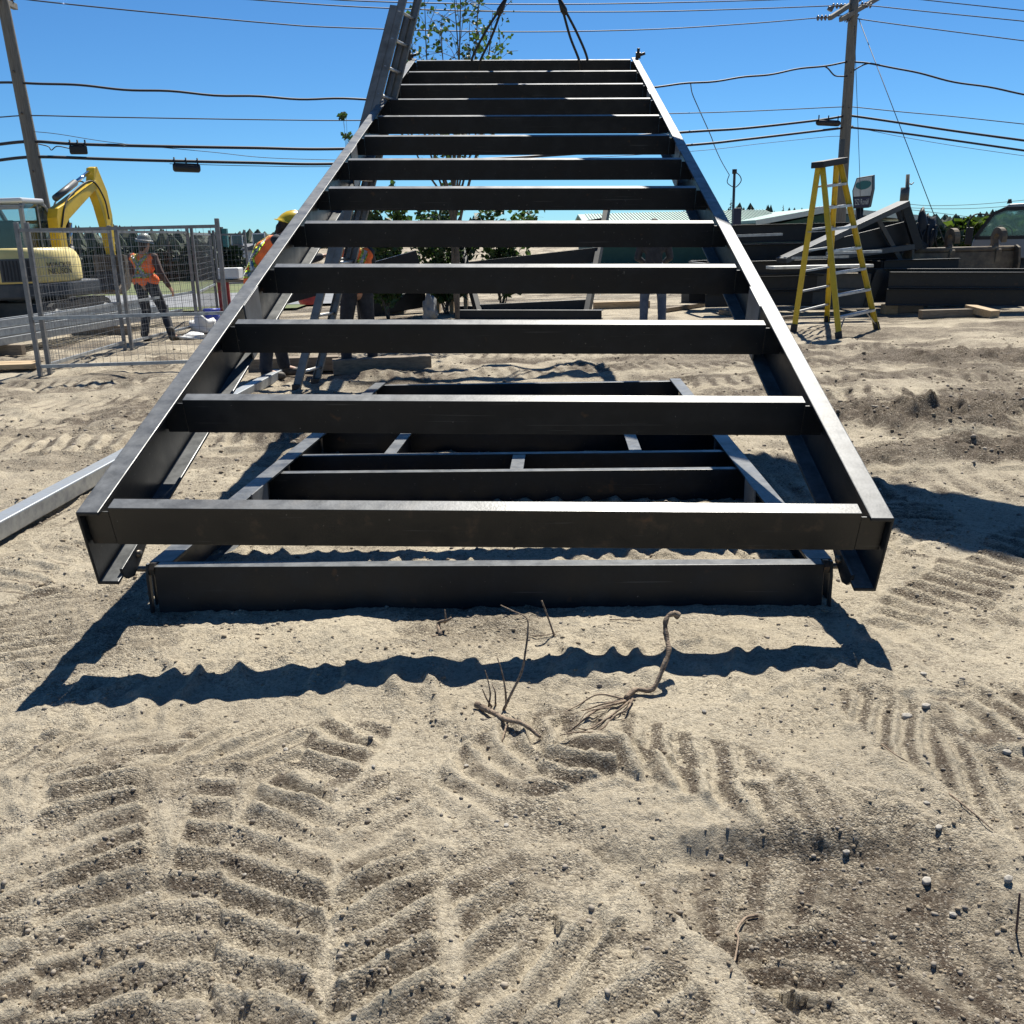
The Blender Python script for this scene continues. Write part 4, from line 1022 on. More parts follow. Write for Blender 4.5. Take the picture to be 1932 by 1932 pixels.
# ------------------------------------------------------------------ excavator
EXY = 18.2
ec = at(66, 600, EXY)
ex = thing('excavator', 'small yellow tracked excavator with grey cab parked behind the fence', 'excavator', mtx=Matrix.Translation((ec.x, ec.y, 0)) @ Matrix.Rotation(R(-6), 4, 'Z'))
def hull(outline, z0, z1, rtop=0.12, steps=4):       # rounded body pulled up from a plan outline
    mb = MB(); cx_ = sum(p[0] for p in outline) / len(outline); cy_ = sum(p[1] for p in outline) / len(outline)
    rings = [(z0, .97), (z0 + .05, 1.0), (z1 - rtop, 1.0)]
    for k in range(1, steps + 1):
        a = math.pi / 2 * k / steps; rings.append((z1 - rtop + rtop * math.sin(a), 1 - 0.16 * (1 - math.cos(a))))
    n = len(outline); vs = []; fs = []
    for z, f in rings:
        for p in outline: vs.append((cx_ + (p[0] - cx_) * f, cy_ + (p[1] - cy_) * f, z))
    for j in range(len(rings) - 1):
        for k in range(n): fs.append((j * n + k, j * n + (k + 1) % n, (j + 1) * n + (k + 1) % n, (j + 1) * n + k))
    fs += [tuple(range(n))[::-1], tuple(range((len(rings) - 1) * n, len(rings) * n))]
    mb.add(vs, fs, False); return mb
def arc(cx_, cy_, r, a0, a1, n): return [(cx_ + r * math.cos(R(a0 + (a1 - a0) * k / n)), cy_ + r * math.sin(R(a0 + (a1 - a0) * k / n))) for k in range(n + 1)]
for sx in (-1, 1):                                    # tracks
    mb = MB(); prof = []
    yl, r0 = .85, .28
    pr = [(-yl + r0 * math.cos(R(a)), r0 + r0 * math.sin(R(a))) for a in range(90, 271, 20)] + [(yl + r0 * math.cos(R(a)), r0 + r0 * math.sin(R(a))) for a in range(-90, 91, 20)]
    mb.prism(pr, (sx * .78, 0, 0), (0, 1, 0), (1, 0, 0), (0, 0, 1), -.2, .2)
    tr = mb.build('track', M['rubber'], ex, .01)
    mb = MB()
    for k in range(22):
        y_ = -yl + 2 * yl * k / 21
        for z in (-.012, r0 * 2 + .012): mb.box(sx * .78 - .2, sx * .78 + .2, y_ - .022, y_ + .022, z - .012, z + .012)
    tag(mb.build('track_grousers', M['rubber'], tr), kind='stuff')
    for y_ in (-.85, .85): 
        mb = MB(); mb.tube([(sx * .57, y_, .28), (sx * .99, y_, .28)], .17, 16); mb.build('sprocket', M['exc_grey'], tr)
mb = MB(); mb.box(-.58, .58, -.55, .55, .28, .55); mb.tube([(0, 0, .5), (0, 0, .68)], .42, 20); mb.build('undercarriage', M['exc_grey'], ex, .02)
# blade at the front
mb = MB(); mb.box(-.95, .95, 1.30, 1.36, .05, .42); mb.build('dozer_blade', M['exc_grey'], ex, .01)
rear = arc(0, -.25, 1.0, 180, 360, 18)
lower = [(-.95, .7)] + rear + [(.98, .75)]
mb = hull(lower, .62, .92, .02, 1); mb.build('swing_base', M['exc_grey'], ex, .03)
up_o = [(-.98, .1)] + [(p[0] * 1.0, p[1] * 1.02) for p in rear] + [(.98, .15), (.55, .2)]
mb = hull(up_o, .90, 1.50, .30, 6); hood = mb.build('rear_hood', M['cream'], ex)
for pl_ in hood.data.polygons: pl_.use_smooth = True
# louvre panel let into the rear right flank
lp = MB(); 
for k in range(9):
    a = R(289 + 3.2 * k); 
    x_, y_ = 1.012 * math.cos(a), -.25 * 1.02 + 1.03 * math.sin(a)
    lp.obox((x_, y_, 1.12), (-math.sin(a) * .012, math.cos(a) * .012, 0), (math.cos(a) * .012, math.sin(a) * .012, 0), (0, 0, .17))
tag(lp.build('louvre_slats', M['black'], hood), kind='stuff')
mb = MB(); vs = []
aa = [R(286 + 32 * k / 10) for k in range(11)]
for z in (.93, 1.32):
    for a in aa: vs.append((1.006 * math.cos(a), -.255 + 1.026 * math.sin(a), z))
mb.add(vs, [(k, k + 1, 12 + k, 11 + k) for k in range(10)]); mb.build('vent_panel', M['exc_grey'], hood)
def text_on(txt, size, mtx, m, parent, name='lettering', bend=None, ext=.002):
    cu = bpy.data.curves.new(name, 'FONT'); cu.body = txt; cu.size = size; cu.align_x = 'CENTER'; cu.align_y = 'CENTER'; cu.extrude = ext; cu.space_line = .8
    o = bpy.data.objects.new(name, cu); COL.objects.link(o)
    dg = bpy.context.evaluated_depsgraph_get(); dg.update()
    m_ = bpy.data.meshes.new_from_object(o.evaluated_get(dg)); bpy.data.objects.remove(o)
    m_.materials.clear(); m_.materials.append(m)
    for v in m_.vertices:
        v.co = bend(v.co) if bend else mtx @ v.co
    o2 = bpy.data.objects.new(name, m_); COL.objects.link(o2); o2.parent = parent; ORI[o2] = Vector(); return o2
def around(a_mid, zc, r=1.012, sgn=1):
    def f(c):
        a = R(a_mid) + sgn * c.x / r
        return Vector((((r + c.z) * math.cos(a)), -.255 + (r * 1.02 + c.z) * math.sin(a), zc + c.y))
    return f
text_on('WACKER\nNEUSON', .135, None, M['black'], hood, bend=around(268, 1.12))
text_on('WACKER\nNEUSON', .135, None, M['black'], hood, bend=around(345, 1.14))
text_on('3703', .08, None, M['amber'], hood, bend=around(268, .97))
# cab on the left
cabx0, cabx1, caby0, caby1, cz0, cz1 = -.98, .02, .12, 1.15, .92, 2.32
cabp = [(caby0, cz0), (caby1 + .05, cz0), (caby1 + .08, 1.35), (caby1 - .06, 1.98), (caby1 - .28, 2.26), (caby1 - .45, cz1), (caby0 + .1, cz1 + .01), (caby0, 2.22)]
cab_o = MB()
for x_ in (cabx0 + .03, cabx1 - .03):
    n = len(cabp)
    for k in range(n):
        a, b_ = cabp[k], cabp[(k + 1) % n]
        cab_o.beam((x_, a[0], a[1]), (x_, b_[0], b_[1]), .07, .07, (1, 0, 0))
    cab_o.beam((x_, caby0 + .5, cz0), (x_, caby0 + .5, cz1), .05, .05, (0, 1, 0))
for (yy, zz) in cabp: cab_o.beam((cabx0 + .03, yy, zz), (cabx1 - .03, yy, zz), .065, .065)
cab_b = cab_o.build('cab', M['cabgrey'], ex, .01)
mb = MB(); mb.box(cabx0 - .02, cabx1 + .02, caby0 - .03, caby1 - .32, cz1 - .02, cz1 + .07); mb.build('cab_roof', M['cabwhite'], cab_b, .03)
mb = MB(); mb.box(cabx0 + .01, cabx1 - .01, caby0, caby1, cz0, 1.32); mb.build('cab_lower_panel', M['exc_grey'], cab_b, .02)
for nm, pts in (('side_window', [(cabx1 - .012, y_, z) for y_, z in cabp]), ('side_window', [(cabx0 + .012, y_, z) for y_, z in cabp]), ('rear_window', [(cabx0, caby0 + .005, 1.35), (cabx1, caby0 + .005, 1.35), (cabx1, caby0 + .005, 2.20), (cabx0, caby0 + .005, 2.20)]),
                ('windscreen', [(cabx0, caby1 + .07, 1.36), (cabx1, caby1 + .07, 1.36), (cabx1, caby1 - .06, 1.98), (cabx0, caby1 - .06, 1.98)])):
    c0 = sum((Vector(q) for q in pts), Vector()) / len(pts)
    nn = (Vector(pts[1]) - Vector(pts[0])).cross(Vector(pts[2]) - Vector(pts[0])).normalized() * .003
    mb = MB(); n = len(pts); mb.add([Vector(q) + nn for q in pts] + [Vector(q) - nn for q in pts], [tuple(range(n)), tuple(range(n, 2 * n))[::-1]] + [(k, n + k, n + (k + 1) % n, (k + 1) % n) for k in range(n)])
    mb.build(nm, M['glass'], cab_b)
mb = MB(); mb.box(-.70, -.28, .25, .70, 1.33, 1.45); mb.box(-.70, -.28, .22, .34, 1.45, 2.0); mb.build('seat', M['black'], cab_b, .04)
mb = MB(); mb.tube([(-.66, .25, cz1 + .07), (-.66, .25, cz1 + .16)], [.12, .10], 16); mb.build('beacon', M['amber'], cab_b)
mb = MB(); mb.tube([(.03, 1.05, 1.9), (.22, 1.15, 2.0)], .012, 6); mb.box(.16, .30, 1.10, 1.16, 1.82, 2.08); mb.build('mirror', M['black'], cab_b, .01)
# boom: swing post, cranked boom, arm, cylinders, bucket
bx = .22
def bz(z): return z if z < 1.05 else 1.05 + (z - 1.05) * .86
def bplate(pts, wd, nm, m, par=ex):
    mb = MB(); mb.prism([(p[0] - .2, bz(p[1])) for p in pts], (bx, 0, 0), (0, 1, 0), (1, 0, 0), (0, 0, 1), -wd / 2, wd / 2); return mb.build(nm, m, par, .012)
bplate([(.75, .66), (1.25, .62), (1.30, 1.1), (1.05, 1.28), (.78, 1.1)], .34, 'swing_post', M['exc_grey'])
boom = bplate([(1.00, .98), (1.18, 1.00), (1.14, 1.7), (1.18, 2.02), (1.34, 2.18), (2.56, 2.90), (2.66, 3.02), (2.54, 3.08), (1.30, 2.52), (.98, 2.40), (.90, 2.20), (.90, 1.7), (.93, 1.3)], .20, 'boom', M['yellow'])
arm = bplate([(2.44, 2.92), (2.56, 3.36), (2.70, 3.40), (2.98, 2.85), (3.06, 2.3), (2.99, 1.30), (2.89, 1.30), (2.78, 1.9), (2.62, 2.5)], .17, 'arm', M['yellow'])
def cyl(p, q_, r, par, x_=0):
    p, q_ = Vector((bx + x_, p[0] - .2, bz(p[1]))), Vector((bx + x_, q_[0] - .2, bz(q_[1]))); mid = p.lerp(q_, .58)
    mb = MB(); mb.tube([p, mid], r, 12); c = mb.build('cylinder', M['exc_grey'], par); 
    mb = MB(); mb.tube([mid, q_], r * .55, 10); mb.build('cylinder_rod', M['chrome'], c)
cyl((1.12, 2.62), (2.48, 3.26), .065, boom); cyl((1.30, .9), (1.52, 2.1), .06, boom, .0); cyl((2.95, 2.75), (3.12, 1.62), .055, arm)
mb = MB()
for k, x_ in enumerate((-.11, .11)): mb.tube(cr([(bx + x_, a - .2, bz(c)) for a, c in ((1.0, 2.0), (1.35, 2.60), (2.3, 3.05), (2.75, 2.7), (2.85, 2.2))]), .016, 6)
tag(mb.build('hydraulic_hoses', M['black'], boom), kind='stuff')
mb = MB(); prof = [(2.80, 1.32), (3.06, 1.28), (3.10, .95), (2.92, .62), (2.58, .52), (2.42, .62), (2.62, .74), (2.80, .98)]
mb.prism([(p[0] - .2, p[1]) for p in prof], (bx, 0, 0), (0, 1, 0), (1, 0, 0), (0, 0, 1), -.35, .35); bkt = mb.build('bucket', M['mud'], ex, .012)
for k in range(5):
    mb = MB(); mb.box(bx - .34 + .16 * k, bx - .28 + .16 * k, 2.12, 2.26, .57, .63); mb.build('tooth', M['mud'], bkt)

# ------------------------------------------------------------------ steel waiting at the right
def long_channel(name, a, b_, h_, w_, lab, m='steel_dark', stack=1, face=-1):
    a, b_ = Vector(a), Vector(b_)
    ax = (b_ - a); L = ax.length; ax.normalize(); sd_ = Vector((ax.y, -ax.x, 0)).normalized() ; up = sd_.cross(ax).normalized()
    if up.z < 0: up = -up
    if sd_.y > 0: sd_ = -sd_                          # sd_ points at the camera
    mb = MB(); mb.prism([(0, 0), (w_, 0), (w_, .014), (.012, .014), (.012, h_ - .014), (w_, h_ - .014), (w_, h_), (0, h_)], a, sd_, ax, up, 0, L)
    return single(mb, name, M[m], lab, 'steel beam', YB, bevel=.003)
# near beam: two channels one above the other, on timber
a, b_ = G(1668, 594), G(1990, 591)
a.z = b_.z = 0
nr_ = Vector((0, 1, 0))
long_channel('steel_beam', a + Vector((0, 0, .17)), b_ + Vector((0, 0, .12)), .29, .10, 'lower of the two dark channels stacked across the right edge', 'steel')
long_channel('steel_beam', a + Vector((.03, .02, .475)), b_ + Vector((0, .02, .425)), .28, .10, 'upper of the two dark channels stacked across the right edge', 'steel')
long_channel('steel_beam', a + Vector((-.2, .55, .20)), b_ + Vector((0, .5, .15)), .60, .10, 'deep channel directly behind the two stacked channels', 'steel_dark')
# middle beam running away to the left, with an angled end plate
c0, c1 = G(1640, 592), G(1285, 583)
c0.z = c1.z = .12
long_channel('steel_beam', c1 + Vector((0, .0, .0)), c0, .30, .09, 'lower dark channel between the right side of the frame and the step ladder', 'steel_grey')
long_channel('steel_beam', c1.lerp(c0, .35) + Vector((0, .05, .31)), c0 + Vector((0, .05, .31)), .29, .09, 'upper dark channel behind the step ladder', 'steel_grey')
mb = MB(); e = c0 + Vector((.02, -.04, 0)); mb.prism([(-.16, .03), (-.02, 0), (.20, .62), (.12, .68), (.02, .66)], e, (1, 0, 0), (0, 1, 0), (0, 0, 1), -.02, .02)
single(mb, 'end_bracket', M['steel'], 'bent steel bracket on the end of the channels right of the step ladder', 'bracket', bevel=.004)
# stack of frames behind
def stackbox(name, x0, x1, py0, py1, Y, depth, lab, m='steel_dark', rails=2):
    p0, p1 = at(x0, py1, Y), at(x1, py1, Y + .15); top = at((x0 + x1) / 2, py0, Y).z
    t_ = thing(name, lab, 'steel frame', ((p0 + p1) / 2).xy.to_3d(), 'stacked steel frames at the right')
    ax = Vector((p1.x - p0.x, p1.y - p0.y, 0)); ax.normalize(); z0 = min(p0.z, p1.z)
    h_ = top - z0
    nb = Vector((-ax.y, ax.x, 0))
    for k in range(rails):
        for dd in (0, depth):
            za = z0 + h_ * k / rails; zb = z0 + h_ * (k + 1) / rails - .03
            mb = MB(); A0 = Vector((p0.x, p0.y, za)) + nb * dd; B0 = Vector((p1.x, p1.y, za)) + nb * dd
            mb.prism([(0, 0), (.09, 0), (.09, .014), (.012, .014), (.012, zb - za - .014), (.09, zb - za - .014), (.09, zb - za), (0, zb - za)], A0, -nb, (B0 - A0).normalized(), (0, 0, 1), 0, (B0 - A0).length)
            mb.build('side_channel', M[m], t_, .003)
    n_ = max(2, int((p1 - p0).length / .8))
    for k in range(n_ + 1):
        c = Vector((p0.x, p0.y, z0)).lerp(Vector((p1.x, p1.y, z0)), k / n_)
        mb = MB(); mb.beam(c + Vector((0, 0, h_ - .14)) + nb * .02, c + Vector((0, 0, h_ - .14)) + nb * (depth - .02), .06, .18); mb.build('cross_member', M[m], t_)
    return t_
stackbox('stacked_frame', 1378, 1700, 418, 488, 19.0, 1.6, 'high stack of dark frames in front of the green roofed building', rails=2)
stackbox('stacked_frame', 1330, 1625, 488, 572, 18.2, 1.3, 'low stack of dark frames behind the step ladder', rails=3)
stackbox('stacked_frame', 1560, 1720, 424, 478, 20.2, 1.2, 'dark frames stacked beneath the raised end of the tilted frame', rails=2)
stackbox('stacked_frame', 1662, 1800, 486, 560, 18.0, 1.0, 'short stack of dark frames under the muddy digging bucket', rails=2)
mb = MB(); pa, pb2 = at(1452, 505, 16.6), at(1640, 501, 16.9); mb.beam(pa, pb2, .30, .05)
pk = single(mb, 'aluminium_plank', M['alu'], 'long aluminium plank lying across the stacked frames behind the step ladder', 'plank', bevel=.004)
for k, (x0, x1, y0, y1) in enumerate(((1392, 1475, 445, 442), (1480, 1600, 487, 484), (1560, 1662, 478, 474))):  # added bars: pale strips standing in for sunlit flange edges of the stacks
    mb = MB(); mb.beam(at(x0, y0, 18.2 - .4 * k), at(x1, y1, 18.3 - .4 * k), .09, .045); single(mb, 'lit_edge_bar', M['galv'], ('added pale bar imitating a sunlit flange edge on the high stack left of the step ladder', 'added pale bar imitating a sunlit flange edge on the low stack crossing behind the step ladder', 'added pale bar imitating a sunlit flange edge under the tilted frame right of the step ladder')[k], 'added bar', YB)
# tilted frame leaning on the stack
TY = 18.6
tf = thing('tilted_frame', 'dark steel frame tilted up to a point on top of the stacked frames', 'steel frame', at(1600, 480, TY), None)
A_, B_, C_, D_ = at(1474, 492, TY - .7), at(1706, 384, TY), at(1733, 470, TY), at(1560, 487, TY - .3)
for nm, p, q_, w_, d_, m in (('top_channel', A_, B_, .34, .10, 'steel_grey'), ('end_channel', B_ + Vector((.02, 0, -.06)), C_, .12, .16, 'steel'), ('bottom_channel', D_, C_ + Vector((-.05, 0, .05)), .10, .10, 'steel_grey'),
                             ('strut', A_.lerp(B_, .80) + Vector((0, .05, -.1)), C_.lerp(D_, .16) + Vector((0, .05, -.22)), .08, .06, 'steel_grey'), ('end_channel', B_ + Vector((.10, .5, -.04)), C_ + Vector((.10, .5, 0)), .12, .14, 'steel_dark'),
                             ('web_plate', A_.lerp(B_, .45) + Vector((0, .2, -.30)), C_ + Vector((-.12, .2, .32)), .03, .42, 'steel_dark')):
    mb = MB(); mb.beam(p, q_, w_, d_, (0, 1, 0) if nm == 'strut' else (0, 0, 1)); mb.build(nm, M[m], tf, .004)
# gear hanging on the back of it
mb = MB(); c = at(1741, 440, TY + .6)
mb = lump_mesh(c + Vector((0, 0, -.50)), .24, .20, .46, 31, 18, 14, .42)
for k in range(7):
    a = c + Vector((rng.uniform(-.2, .2), -.16, rng.uniform(.05, .22))); mb.tube(cr([a, a + Vector((rng.uniform(-.1, .1), -.05, -.25)), a + Vector((rng.uniform(-.12, .12), 0, -.55))]), .022, 6)
single(mb, 'harness_bundle', M['black'], 'black bundle of rigging hung on the tip of the tilted frame', 'rigging')
# timbers and blocks on the ground
mb = MB(); c = G(1677, 592); mb.box(c.x - .12, c.x + .12, c.y - .1, c.y + .1, 0, .17); mb.box(c.x - .09, c.x + .05, c.y - .12, c.y - .1, .02, .15)
single(mb, 'wood_block', M['wood'], 'small pale wood block near the foot of the step ladder', 'wood block', bevel=.006)
mb = MB(); c = G(1722, 590); mb.prism([(-.28, 0), (.24, 0), (.16, .17), (-.34, .17)], c + Vector((.0, .2, 0)), (1, 0, 0), (0, 1, 0), (0, 0, 1), -.2, .2)
single(mb, 'skid_block', M['wood_grey'], 'grey tapered skid under the left end of the stacked channels', 'block', bevel=.01)
timber(G(1736, 593, .07), G(1838, 590, .07), .14, .14, 'brown timber lying flat under the stacked channels', 'wood_grey')
timber(G(1828, 581, .14), G(1877, 593, .07), .2, .12, 'pale timber offcut sticking out from under the stacked channels', 'wood')
timber(G(1395, 606, .04), G(1500, 598, .04), .08, .06, 'thin grey batten on the sand left of the step ladder', 'wood_grey')

# muddy ditching bucket with two hooked ears
BY = 18.7
dbk = thing('digging_bucket', 'wide muddy digging bucket with two hooked ears standing behind the channels', 'bucket', at(1810, 560, BY))
b0, b1 = at(1712, 478, BY), at(1912, 464, BY + .3)
z_b = -0.0
axv = (Vector((b1.x, b1.y, 0)) - Vector((b0.x, b0.y, 0))); bl = axv.length; axv.normalize(); nbv = Vector((-axv.y, axv.x, 0))
zt = (b0.z + b1.z) / 2
prof = [(0, zt), (.02, zt + .03), (.09, zt + .03), (.16, zt - .05), (.42, zt - .35), (.55, .35), (.42, .08), (.10, .02), (-.12, .05), (-.12, .10), (.08, .07), (.38, .14), (.49, .37), (.36, zt - .36), (.08, zt - .10), (-.02, zt - .22), (-.05, zt - .2)]
o0 = Vector((b0.x, b0.y, 0))
mb = MB(); mb.prism(prof, o0, nbv, axv, (0, 0, 1), 0, bl); mb.build('bucket_shell', M['mud'], dbk, .006)
mb = MB(); mb.tube([o0 + axv * .02 + Vector((0, 0, zt)) - nbv * .03, o0 + axv * (bl - .02) + Vector((0, 0, zt)) - nbv * .03], .055, 12); mb.build('lip_tube', M['mud'], dbk)
mb = MB(); mb.prism([(-.08, zt - .05), (.09, zt - .02), (.10, .3), (-.1, .25)], o0, nbv, axv, (0, 0, 1), .0, bl); mb.build('back_plate', M['mud'], dbk)
for s_ in (0.0, bl):
    mb = MB(); pr = [(.0, zt + .02), (-.10, zt + .07), (-.20, zt + .02), (-.24, zt - .25), (-.20, .3), (-.16, .04), (.42, .04), (.57, .36), (.44, zt - .34)]
    mb.prism(pr, o0, nbv, axv, (0, 0, 1), s_ - .025, s_ + .025); mb.build('side_plate', M['mud'], dbk, .006)
for f in (.42, .86):
    for sd_ in (-.06,):
        mb = MB(); ri, ro_ = .085, .20; cx_, cz_ = -.06, zt + .20
        pts = []
        for k in range(15):
            a = R(-30 + 235 * k / 14); pts.append((cx_ + ro_ * math.cos(a) * .9, cz_ + ro_ * math.sin(a)))
        pin = [(cx_ + ri * math.cos(R(-20 + 215 * k / 10)), cz_ + ri * math.sin(R(-20 + 215 * k / 10))) for k in range(11)]
        outl = [(.05, zt - .25), (.18, zt + .02)] + pts + pin[::-1] + [(.0, zt + .10), (-.12, zt - .02), (-.10, zt - .25)]
        mb.prism(outl, o0, nbv, axv, (0, 0, 1), bl * f + sd_ - .055, bl * f + sd_ + .055)
        mb.build('hook_ear', M['mud'], dbk, .006)

# white truck at the right edge
TRY = 20.5
tp = at(1932, 500, TRY); tx0 = at(1834, 450, TRY).x
tk = thing('truck', 'white cab-over truck parked at the right edge behind the bucket', 'truck', (tx0, TRY, 0))
tk.rotation_euler = (0, 0, R(-27))
def cabz(py, px=1900): return at(px, py, TRY).z
zr, zw, zs, zb_ = cabz(394), cabz(448), cabz(478), cabz(500)
sidep = [(0.0, zb_), (-.02, zs), (.02, zw), (.30, zr - .12), (.52, zr), (2.1, zr + .03), (2.1, zb_)]
mb = MB(); mb.prism([(0, .85), (-.02, zs), (.03, zw), (2.1, zw), (2.1, .85)], (tx0, TRY, 0), (1, 0, 0), (0, 1, 0), (0, 0, 1), -.0, 2.0); bd = mb.build('cab_body', M['truckpaint'], tk, .03)
mb = MB()
for yy in (TRY + .04, TRY + 1.96):
    for (p, q_) in (((.05, zw), (.34, zr - .10)), ((.34, zr - .10), (.56, zr)), ((.56, zr), (2.08, zr)), ((1.25, zw), (1.25, zr)), ((2.06, zw), (2.06, zr)), ((.05, zw), (2.08, zw))): mb.beam((tx0 + p[0], yy, p[1]), (tx0 + q_[0], yy, q_[1]), .07, .08, (0, 1, 0))
mb.build('cab_pillars', M['black'], tk)
mb = MB(); mb.prism([(.5, zr + .0), (.62, zr + .09), (2.1, zr + .12), (2.1, zr)], (tx0, TRY, 0), (1, 0, 0), (0, 1, 0), (0, 0, 1), 0, 2.0); mb.build('roof', M['truckpaint'], tk, .03)
for nm, pts in (('door_window', [(.12, TRY + .03, zw + .03), (1.2, TRY + .03, zw + .03), (1.2, TRY + .03, zr - .03), (.58, TRY + .03, zr - .03), (.36, TRY + .03, zr - .12)]), ('far_window', [(.12, TRY + 1.97, zw + .03), (1.2, TRY + 1.97, zw + .03), (1.2, TRY + 1.97, zr - .03), (.58, TRY + 1.97, zr - .03), (.36, TRY + 1.97, zr - .12)]),
                ('windscreen', [(.05, TRY + .08, zw + .03), (.05, TRY + 1.92, zw + .03), (.34, TRY + 1.92, zr - .1), (.34, TRY + .08, zr - .1)])):
    pts = [Vector((tx0 + p[0], p[1], p[2])) for p in pts]; nn = (pts[1] - pts[0]).cross(pts[2] - pts[0]).normalized() * .003; n = len(pts)
    mb = MB(); mb.add([q + nn for q in pts] + [q - nn for q in pts], [tuple(range(n)), tuple(range(n, 2 * n))[::-1]] + [(k, n + k, n + (k + 1) % n, (k + 1) % n) for k in range(n)]); mb.build(nm, M['glass'], tk)
mb = MB(); mb.tube(cr([(tx0 + .30, TRY - .02, zr - .12), (tx0 + .02, TRY - .25, zr - .10), (tx0 - .09, TRY - .32, zr - .28), (tx0 - .06, TRY - .32, zr - .45)]), .016, 6); arm_ = mb.build('mirror_arm', M['black'], tk)
mb = MB(); mb.box(tx0 - .12, tx0 + .02, TRY - .40, TRY - .26, zw - .12, zr - .35); mb.build('mirror', M['black'], tk, .02)
mb = MB(); mb.tube([(tx0 + .55 + .19 * math.cos(a), TRY + .45 + .06 * math.sin(a), zw + .07 + .17 * math.sin(a)) for a in [2 * math.pi * k / 20 for k in range(21)]], .016, 6, cap=False); mb.build('steering_wheel', M['black'], tk)
mb = MB(); mb.box(tx0 + 1.0, tx0 + 1.5, TRY + .2, TRY + .8, zw - .1, zr - .35); mb.build('seat', M['black'], tk, .05)
for dx in (.62, 1.35):
    mb = MB(); mb.tube([(tx0 + dx, TRY + .2, zr + .1), (tx0 + dx, TRY + .2, zr + .19)], [.05, .03], 10); mb.build('marker_lamp', M['black'], tk)
mb = MB(); mb.box(tx0 + .1, tx0 + 6, TRY + .3, TRY + 1.7, .60, .84); mb.build('chassis', M['exc_grey'], tk)
for wx in (.85, 4.4):
    for wy in (.2, 1.75):
        mb = MB(); mb.tube([(tx0 + wx, TRY + wy - .14, .46), (tx0 + wx, TRY + wy + .14, .46)], .46, 22); w_ = mb.build('wheel', M['rubber'], tk)
mb = MB(); mb.box(tx0 + 1.78, tx0 + 2.05, TRY - .05, TRY + .0, .5, zs - .1); mb.build('side_guard', M['galv'], tk, .01)
mb = MB(); mb.box(tx0 + 2.3, tx0 + 6.2, TRY, TRY + 2, .95, 1.1); mb.build('flat_bed', M['exc_grey'], tk, .02)

# ------------------------------------------------------------------ utility poles and their lines
PLb = at(122, 592, 22.0); PLt = at(-3, -40, 22.0); PLb.z = 0
PRb = at(1578, 512, 30.0); PRt = at(1612, -10, 30.0); PRb.z = 0
def pole(label, b0_, t0_, r0_, r1_, lines):
    p = thing('utility_pole', label, 'utility pole', b0_, 'wooden utility poles')
    mb = MB(); n_ = 14; mb.tube([b0_.lerp(t0_, k / n_) for k in range(n_ + 1)], [r0_ + (r1_ - r0_) * k / n_ for k in range(n_ + 1)], 14); mb.build('pole_shaft', M['pole'], p)
    return p
pL = pole('leaning wooden utility pole rising behind the excavator', PLb, PLt, .165, .115, None)
pR = pole('tall wooden utility pole behind the step ladder, with crossarms and insulators', PRb, PRt, .19, .13, None)
def crossarm(par, p, q_, w_=.10, h_=.12):
    mb = MB(); mb.beam(p, q_, w_, h_); return mb.build('crossarm', M['pole'], par, .006)
def insulator(par, p, q_, r=.075, n_=4):
    mb = MB(); p, q_ = Vector(p), Vector(q_); pts = []; rad = []
    for k in range(n_):
        for f, rr in ((.05, .02), (.25, r), (.55, r * .9), (.75, .022)): pts.append(p.lerp(q_, (k + f) / n_)); rad.append(rr)
    mb.tube(pts, rad, 10); return mb.build('insulator', M['insul'], par)
crossarm(pL, at(-25, -12, 21.4), at(29, 13, 22.9))
insulator(pL, at(22, 4, 22.7), at(24, -4, 22.7), .05, 2)
crossarm(pR, at(1566, 34, 29.0), at(1652, -22, 31.4)); crossarm(pR, at(1586, 37, 29.3), at(1672, -12, 31.6))
for p, q_, yy in (((1567, 33), (1539, 34), 29.1), ((1596, 12), (1568, 11), 30.0), ((1624, 8), (1646, 11), 30.4), ((1604, 40), (1590, 34), 29.6), ((1606, 22), (1620, 32), 30.2)): insulator(pR, at(*p, yy), at(*q_, yy))
mb = MB(); mb.tube([at(1565, 20, 29.5), at(1568, 14, 29.5)], .08, 10); mb.build('lightning_arrester', M['insul'], pR)
mb = MB(); c = at(1587, 292, 29.6); mb.box(c.x - .09, c.x + .05, c.y - .12, c.y, c.z - .42, c.z + .42); mb.build('meter_box', M['exc_grey'], pR, .01)
for f in (.33, .45, .62, .74):
    for pp, a_, b_ in ((pL, PLb, PLt), (pR, PRb, PRt)):
        c = a_.lerp(b_, f); mb = MB(); mb.tube([c + Vector((0, -.16, 0)), c + Vector((0, .16, 0))], .022, 8); mb.build('through_bolt', M['bolt'], pp)

DL = PLb + (PLb - PRb).normalized() * 30 + Vector((-6, 6, 0))
DRv = PRb + Vector((26, -9, 0)); DLv = PLb + Vector((-22, 5, 0))
def cable(lab, mid, r, name='cable', left=None, right=None, wavy=0.0, m='cable', twist=0):
    """photo points along the span between the poles; left/right: points beyond each pole"""
    pts = []
    if left: pts += [onplane(px, py, DLv, PLb) for px, py in left]
    pts += [onplane(px, py, PLb, PRb) for px, py in mid]
    if right: pts += [onplane(px, py, PRb, DRv) for px, py in right]
    pts = cr(pts, 10)
    if wavy:
        acc = 0; out = []
        for i, p in enumerate(pts):
            if i: acc += (p - pts[i - 1]).length
            out.append(p + Vector((0, 0, wavy * math.sin(acc * 3.3))))
        pts = out
    mb = MB(); mb.tube(pts, r, 6)
    return single(mb, name, M[m], lab, 'overhead cable' if m == 'cable' else 'overhead wire', 'overhead lines between the poles', loc=pts[0])
